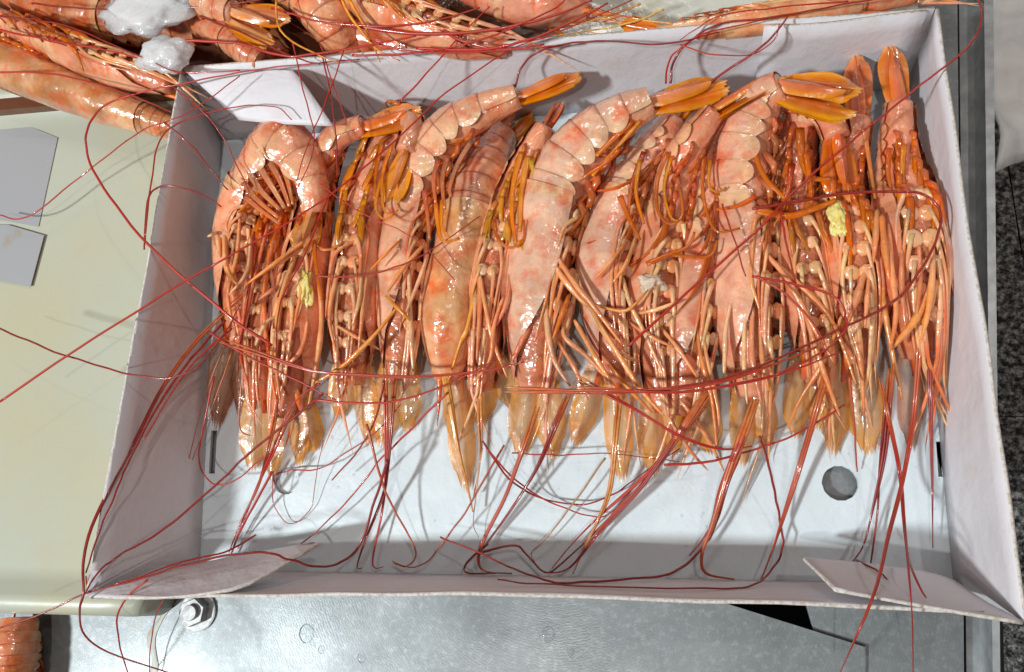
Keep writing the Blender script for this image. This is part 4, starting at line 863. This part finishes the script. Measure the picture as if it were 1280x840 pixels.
# ---- antennae traced one by one: (shrimp, width start, width end, colour, z along, points)
A_ = [
 ('1', 3.6, 2.4, REDANT, (.05, .072, .072, .075, .075, .075), [(340, 432), (280, 390), (181, 301), (125, 228), (108, 185), (113, 152), (136, 129), (181, 114), (225, 105), (295, 91), (363, 82), (450, 74)]),
 ('2', 3.0, 2.2, REDANT, (.076, .075, .074, .070, .068, .072, .078, .080), [(0, 503), (82, 446), (170, 390), (251, 340), (340, 290), (420, 238), (500, 170), (560, 114), (640, 62), (700, 40), (790, 0)]),
 ('2b', 2.4, 2.2, DARKRED, (.060, .076, .076, .070), [(0, 411), (80, 444), (157, 466), (213, 472), (250, 455), (285, 410), (300, 380)]),
 ('b9', 2.0, 2.0, REDANT, (.030, .040, .075, .078), [(0, 269), (37, 270), (110, 213), (175, 165), (205, 153), (240, 138), (300, 95)]),
 ('1', 2.2, 2.0, REDANT, (.070, .072, .072, .070, .066), [(180, 312), (185, 260), (195, 190), (210, 163), (245, 145), (300, 133), (345, 134), (365, 150)]),
 ('1', 2.8, 2.4, DARKRED, (.070, .072, .070, .060), [(181, 300), (185, 250), (198, 234), (225, 234), (250, 242), (277, 258)]),
 ('1', 2.4, 2.2, DARKRED, (.076, .070, .060, .050), [(205, 153), (235, 178), (260, 207), (285, 238)]),
 ('b9', 1.8, 1.8, REDANT, (.075, .072, .060, .055), [(218, 110), (255, 141), (286, 185), (312, 240)]),
 ('b4', 1.8, 1.8, REDANT, (.078, .072, .064), [(365, 50), (378, 110), (392, 165), (388, 200), (370, 240)]), ('b4', 1.8, 1.8, REDANT, (.078, .072, .064), [(430, 62), (408, 125), (385, 180), (371, 225)]),
 ('b4', 2.0, 2.0, DARKRED, (.078, .072, .06), [(402, 70), (412, 110), (420, 170), (421, 222)]), ('b5', 1.8, 1.8, REDANT, (.078, .070), [(400, 55), (418, 110), (432, 150)]),
 ('b5', 2.4, 2.0, REDANT, (.066, .074, .08), [(500, 127), (530, 95), (555, 68), (580, 40), (612, 8)]), ('b6', 2.6, 2.4, DARKRED, (.050, .068, .074, .074), [(642, 114), (652, 85), (672, 65), (710, 55), (760, 51), (830, 55), (900, 40)]),
 ('9', 2.8, 2.4, DARKRED, (.052, .066, .074, .074), [(838, 104), (843, 75), (862, 52), (900, 30), (975, 20), (1040, 8), (1110, -4)]), ('9', 2.4, 2.0, REDANT, (.052, .066, .074, .074), [(833, 104), (836, 78), (850, 60), (880, 42), (960, 24)]),
 ('7', 3.4, 2.6, DARKRED, (.050, .070, .074), [(868, 116), (915, 84), (950, 60), (972, 38), (985, 20)]), ('7', 1.8, 1.6, REDANT, (.072, .070, .072), [(850, 56), (890, 68), (940, 68), (968, 48), (974, 30)]),
 ('11', 3.0, 2.4, REDANT, (.052, .060, .066, .078, .078), [(785, 433), (860, 365), (951, 283), (998, 234), (1060, 180), (1120, 131), (1165, 95), (1200, 68), (1220, 45), (1227, 20), (1222, -5)]),
 ('14', 3.2, 3.0, DARKRED, (.062, .064, .064, .060, .056, .056, .056), [(940, 262), (985, 254), (1050, 243), (1131, 240), (1160, 246), (1176, 266), (1171, 297), (1154, 331), (1131, 363), (1103, 386), (1060, 406), (1017, 427), (960, 454), (900, 474), (840, 484)]),
 ('11', 5.5, 3.4, (.50, .05, .012), (.052, .054, .054), [(680, 488), (760, 490), (840, 486), (905, 476), (960, 458), (1020, 434)]), ('12', 4, 3, REDANT, (.055, .055), [(760, 487), (850, 490), (930, 478), (990, 463), (1050, 440)]),
 ('8', 4.5, 3, REDANT, (.048, .040, .030), [(762, 494), (800, 515), (850, 545), (900, 561), (940, 558)]), ('12', 3, 2.6, REDANT, (.024, .020, .030), [(830, 581), (880, 578), (925, 567), (990, 545), (1056, 506)]),
 ('12', 3, 2.5, REDANT, (.058, .057, .056), [(940, 345), (1000, 357), (1040, 369), (1057, 391), (1054, 417), (1017, 446), (970, 468)]), ('12', 3.4, 2.6, (.45, .05, .015), (.058, .056, .05), [(945, 345), (985, 370), (1018, 408), (1035, 450)]),
 ('12', 2.6, 2.4, REDANT, (.056, .056), [(975, 255), (982, 300), (997, 358)]), ('11', 2.2, 2, REDANT, (.058, .058), [(903, 255), (918, 300), (932, 345)]),
 ('4', 4.6, 3.2, (.46, .04, .012), (.048, .050, .050), [(320, 440), (390, 463), (450, 469), (520, 471), (600, 464), (655, 452)]), ('4', 3, 2.4, REDANT, (.046, .048, .05), [(395, 500), (450, 504), (500, 500), (560, 480), (620, 450)]),
 ('3', 2.4, 2, REDANT, (.050, .050), [(395, 345), (440, 346), (490, 335), (530, 318), (600, 270)]), ('4', 1.8, 1.6, REDANT, (.054, .052), [(400, 230), (450, 265), (520, 300), (570, 352)]),
 ('2', 5, 3.4, REDANT, (.030, .010, .004), [(345, 555), (325, 600), (305, 650), (288, 694)]), ('2', 4, 3, (.45, .06, .02), (.026, .010, .004), [(335, 560), (322, 610), (300, 655), (286, 690)]),
 ('2b', 3.6, 3, REDANT, (.024, .012, .004), [(340, 590), (318, 630), (300, 665), (290, 690)]),
 ('3', 3.2, 2.8, DARKRED, (.046, .040, .050, .066, .069), [(405, 492), (319, 560), (269, 607), (201, 664), (150, 694), (124, 714), (104, 744)]),
 ('3', 3.4, 2.6, DARKRED, (.030, .005, .040, .058, .069, .069), [(484, 575), (470, 622), (450, 680), (425, 703), (396, 708), (363, 700), (335, 691), (285, 694), (230, 707), (170, 725), (108, 742), (50, 768), (0, 785)]),
 ('2b', 2.6, 2.2, REDANT, (.010, .040, .060, .068), [(320, 668), (285, 688), (230, 702), (170, 722), (115, 738), (108, 720)]),
 ('1', 4, 3.2, DARKRED, (.040, .050, .069, .072, .06, .03), [(275, 395), (240, 432), (200, 490), (165, 560), (141, 604), (114, 661), (104, 704), (104, 741), (99, 762), (104, 792), (134, 815), (202, 838), (240, 850)]),
 ('1', 3.6, 2.6, DARKRED, (.040, .050, .068, .070), [(282, 400), (246, 440), (205, 495), (168, 562), (147, 610), (122, 670), (108, 715)]), ('1', 3, 2.4, REDANT, (.040, .050, .066), [(290, 410), (245, 450), (215, 490), (180, 550)]),
 ('2b', 2.4, 2.2, REDANT, (.034, .018, .018, .022), [(268, 470), (255, 530), (249, 575), (265, 604), (292, 602), (319, 580), (345, 561)]),
 ('2', 2.4, 2, REDANT, (.069, .064, .03, .01), [(184, 725), (160, 745), (147, 770), (148, 800), (156, 828), (162, 848)]), ('2', 1.8, 1.6, REDANT, (.03, .01, .002), [(206, 746), (192, 780), (186, 845)]),
 ('3', 2.2, 2, REDANT, (.004, .006, .012, .03), [(344, 606), (343, 594), (365, 588), (400, 586), (430, 567), (470, 540), (502, 505)]), ('3', 1.4, 1.2, REDANT, (.010, .003, .003, .02), [(342, 588), (342, 630), (362, 655), (388, 635), (396, 590), (404, 550)]),
 ('6', 2.4, 2, DARKRED, (.030, .006, .006, .014), [(603, 552), (635, 597), (675, 622), (722, 631), (763, 620), (800, 594), (850, 560)]), ('6', 2.2, 1.8, REDANT, (.030, .006, .006, .014), [(608, 560), (650, 605), (690, 628), (738, 645), (765, 640), (800, 600)]),
 ('7', 1.8, 1.6, REDANT, (.012, .012), [(640, 566), (700, 569), (760, 567), (850, 577)]),
 ('11', 3, 3, DARKRED, (.030, .012, .010, .034, .036, .020), [(925, 565), (905, 622), (894, 657), (880, 682), (850, 711), (816, 721), (756, 726), (705, 728), (675, 723), (635, 708), (595, 689), (550, 671)]),
 ('12', 2.8, 2.4, DARKRED, (.034, .010, .012, .046, .046), [(950, 545), (965, 600), (975, 650), (978, 682), (965, 712), (935, 733), (850, 735), (700, 731), (622, 725)]),
 ('12', 8, 3, (.50, .08, .02), (.034, .012, .010, .014), [(1022, 505), (1000, 580), (980, 645), (965, 690), (950, 728)]), ('11', 9, 3, (.55, .12, .03), (.034, .012, .006), [(928, 545), (908, 600), (890, 658), (878, 690), (882, 716), (918, 724)]),
 ('11', 6, 2.6, REDANT, (.034, .012, .006), [(922, 560), (900, 612), (886, 660), (862, 695)]), 
 ('13', 5, 2.8, DARKRED, (.036, .014, .006), [(1112, 500), (1105, 570), (1090, 640), (1080, 680), (1066, 702)]), ('13', 5, 2.8, DARKRED, (.036, .014, .006), [(1108, 510), (1100, 580), (1097, 640), (1088, 706)]),
 ('14', 6, 2.8, (.42, .035, .012), (.036, .020, .03, .060, .073, .074, .02), [(1150, 430), (1142, 520), (1128, 600), (1110, 670), (1098, 725), (1085, 762), (1066, 805), (1048, 845)]), ('13', 4.5, 2.4, REDANT, (.036, .020, .03, .066, .073, .03), [(1110, 520), (1124, 590), (1130, 650), (1136, 710), (1140, 770), (1141, 850)]),
 ('14', 5, 2.4, DARKRED, (.030, .014, .008), [(1162, 470), (1164, 560), (1166, 620), (1166, 685)]), ('14', 3, 2.4, DARKRED, (.030, .055, .066), [(1134, 690), (1142, 718), (1158, 747)]), ('14', 3, 1.6, DARKRED, (.010, .030, .04), [(1068, 700), (1078, 704), (1100, 716), (1118, 734)]),
 ('13', 3.5, 2, (.50, .10, .03), (.03, .004), [(1062, 470), (1068, 540), (1071, 590)]),
 ('7', 6, 3.4, DARKRED, (.034, .012, .006), [(694, 532), (668, 590), (630, 650), (600, 690)]), ('7', 5, 3, (.45, .06, .02), (.034, .012, .006, .006), [(655, 555), (632, 620), (606, 672), (598, 700), (606, 714), (640, 717)]),
 ('7', 3, 2.4, DARKRED, (.008, .006, .01), [(610, 680), (582, 705), (585, 716), (620, 716)]), ('8', 3, 2.4, DARKRED, (.010, .008, .006), [(596, 692), (640, 682), (656, 690), (678, 714), (695, 710), (730, 680)]),
 ('9', 9, 4, (.52, .09, .025), (.034, .014, .006), [(858, 530), (820, 585), (770, 640), (728, 680)]), ('9', 5, 2.8, DARKRED, (.030, .012, .006), [(842, 550), (800, 610), (752, 662), (712, 710), (680, 716)]),
 ('9', 4, 2.6, REDANT, (.030, .012, .006), [(850, 545), (810, 590), (772, 625), (745, 650), (715, 680), (690, 710)]),
 ('8', 7, 2, (.62, .26, .05), (.03, .012, .004), [(770, 540), (762, 610), (748, 650), (728, 690), (716, 718)]), ('8', 2.4, 1.2, (.52, .32, .12), (.014, .004), [(757, 572), (720, 625), (685, 670), (665, 690), (668, 702)]),
 ('5', 8, 3, (.68, .34, .05), (.026, .008), [(560, 490), (572, 560), (584, 605), (591, 640)]), ('6', 6, 2.4, (.66, .28, .06), (.026, .006), [(600, 520), (600, 575), (592, 620)]), ('6', 1.6, 1.2, (.45, .25, .12), (.02, .004), [(603, 560), (596, 610), (592, 650), (598, 672)]),
 ('5', 2.6, 1.8, (.48, .10, .04), (.022, .008), [(630, 556), (605, 600), (581, 641), (554, 678), (531, 704), (511, 709), (490, 702)]),
 ('4', 4.5, 2.6, DARKRED, (.036, .010, .004), [(492, 505), (485, 580), (478, 620), (458, 672), (447, 707), (452, 710)]), ('4', 4.5, 2.6, REDANT, (.034, .010, .004), [(482, 505), (482, 590), (478, 640), (466, 704), (480, 709)]),
 ('3', 3.4, 2, (.50, .12, .05), (.034, .010, .004), [(458, 530), (474, 590), (486, 625), (508, 664), (520, 692), (508, 708), (492, 704)]), ('3', 3, 2.4, DARKRED, (.044, .014), [(480, 475), (470, 520), (450, 560), (415, 600)]),
 ('4', 3, 2, REDANT, (.044, .014, .006), [(560, 490), (515, 535), (475, 575), (440, 620), (400, 660), (370, 685)]), ('2', 2.6, 2, REDANT, (.044, .03), [(400, 480), (370, 500), (350, 540)]),
 ('1', 2.2, 1.4, BROWN, (.030, .012), [(290, 440), (272, 490), (256, 535), (240, 575)]), ('1', 2.6, 1.4, (.40, .16, .06), (.030, .010), [(282, 430), (262, 480), (244, 540), (232, 595)]),
 ('1', 3, 1.6, (.40, .16, .06), (.030, .010), [(306, 450), (300, 500), (300, 535), (312, 545)]), ('2b', 3, 2, DARKRED, (.046, .046, .040), [(318, 290), (314, 350), (302, 420), (296, 480)]),
 ('2b', 3, 2, REDANT, (.050, .046), [(410, 245), (380, 320), (350, 380), (345, 450)]), ('2', 3, 2.4, REDANT, (.048, .046), [(262, 415), (300, 440), (360, 470), (420, 500)]),
 ('b2', 3, 2.4, REDANT, (.080, .082, .080), [(-10, 35), (60, 50), (130, 62), (180, 75), (225, 90), (300, 88)]), ('b2', 2.8, 2, REDANT, (.078, .080), [(-10, 90), (60, 92), (120, 105), (180, 125), (215, 140)]),
 ('b2', 2.6, 2.2, DARKRED, (.082, .084), [(40, 4), (100, 10), (200, 12), (300, 4), (380, -10)]), ('b2', 2.6, 2.2, DARKRED, (.084, .084), [(0, 20), (50, 25), (100, 38), (150, 60), (225, 92)]), 
 ('b5', 4, 3, REDANT, (.082, .084), [(225, 50), (300, 55), (360, 70), (440, 60), (520, 45)]), ('b5', 3, 2.4, DARKRED, (.080, .082), [(250, 20), (300, 40), (370, 72), (400, 80)]), ('b5', 3, 2.4, REDANT, (.080, .082), [(340, 10), (420, 30), (520, 30), (600, 10)]),
 ('b5', 6, 3, (.45, .04, .015), (.078, .080), [(430, 30), (520, 42), (610, 38), (690, 20), (740, 0)]), ('b6', 4, 3, REDANT, (.078, .080), [(520, 60), (600, 62), (660, 50), (720, 25), (760, 4)]), ('b6', 4, 2.6, REDANT, (.078, .078), [(550, 35), (580, 52), (630, 62), (680, 55)]),
 ('b6', 3, 2.4, REDANT, (.080, .080), [(440, 70), (520, 66), (600, 50), (690, 12), (710, -10)]), ('b5', 2.6, 2.2, REDANT, (.078, .078), [(460, 50), (500, 62), (560, 66), (640, 62), (700, 56)]),
 ('b7', 3, 1.6, (.66, .42, .10), (.062, .058), [(800, 5), (760, 20), (720, 30), (690, 28)]), ('b7', 3, 1.6, (.66, .42, .10), (.060, .056), [(830, 12), (790, 28), (740, 38), (690, 45)]), ('b7', 2.6, 1.6, (.66, .42, .10), (.060, .056), [(840, 30), (790, 22), (745, 10)]),
 ('b7', 2.6, 1.6, (.66, .42, .10), (.062, .058), [(870, 28), (820, 42), (770, 44), (730, 40)]), ('b7', 2, 1.6, REDANT, (.07, .07), [(1060, 2), (980, 8), (900, 20), (850, 50)]),
 ('b10', 2.4, 2, REDANT, (.02, .0, -.002), [(20, 760), (12, 800), (0, 830)]), ('b4', 4, 2, YELLOW, (.084, .076), [(428, 0), (445, 30), (470, 60), (500, 76)]), ('b4', 4, 2, YELLOW, (.082, .074), [(436, 0), (460, 40), (475, 78)]),
 ('b3', 3, 2, YELLOW, (.086, .080), [(345, 0), (352, 40), (400, 70), (425, 78)]),
]
random.seed(5)
def bundle(pts, z, w0, w1, c0, c1, parent):
    P = px_path(pts, z); a, b_ = P[0], P[1]; L = math.hypot(b_[0] - a[0], b_[1] - a[1])
    dx, dy = (b_[0] - a[0]) / L, (b_[1] - a[1]) / L
    P = [(a[0] - dx * 50, a[1] - dy * 50, a[2] - .002)] + P
    ln = sum(math.hypot(P[i + 1][0] - P[i][0], P[i + 1][1] - P[i][1]) for i in range(len(P) - 1))
    n = max(8, min(60, int(ln / 7))); s_ = cr(P, n); mb = MB(); k = max(2, min(4, int(w0 / 2)))
    for q in range(k):
        off = (q - (k - 1) / 2) / max(1, k - 1) * 2; ph = random.random() * 9; wv = random.uniform(.5, 1)
        W_ = []; rad = []; cc = []
        for i, (x, y, zz) in enumerate(s_):
            f = i / (n - 1); t0, t1 = s_[max(0, i - 1)], s_[min(n - 1, i + 1)]
            tx, ty = t1[0] - t0[0], t1[1] - t0[1]; tl = math.hypot(tx, ty) or 1
            o = off * w0 * .42 * (1 - f) ** 1.3 + .8 * math.sin(f * 9 + ph) * (1 - f * .5)
            W_.append(U(x - ty / tl * o, y + tx / tl * o, max(zz + .0006 * math.sin(ph + f * 6), .001)))
            rad.append(max(.00022, min(1, .2 + f * 6) * (w0 * (.62 if k > 2 else .75) * (1 - f) ** 1.4 + w1 * .62 * min(1, .5 + f)) * PX / 2 * wv ** .3))
            cc.append(jit(mix(mix((.62, .20, .04), c0, min(1, f * 3.5)), c1, f), .08))
        mb.tube(W_, rad, cc, 6)
    return mb.build('antenna', M['antenna'], parent)
for k, w0, w1, c, z, p in A_:
    if w0 >= 4 and not k.startswith('b'): bundle(p, z, w0 * 1.0, w1 * .8, jit(c), jit(mix(c, DARKRED, .4)), SH[k])
    else: strand(p, z, w0 * 1.05, w1 * .72, jit(c), jit(mix(c, DARKRED, .3)), 'antenna', M['antenna'], SH[k], seg=6, wob=.0007)
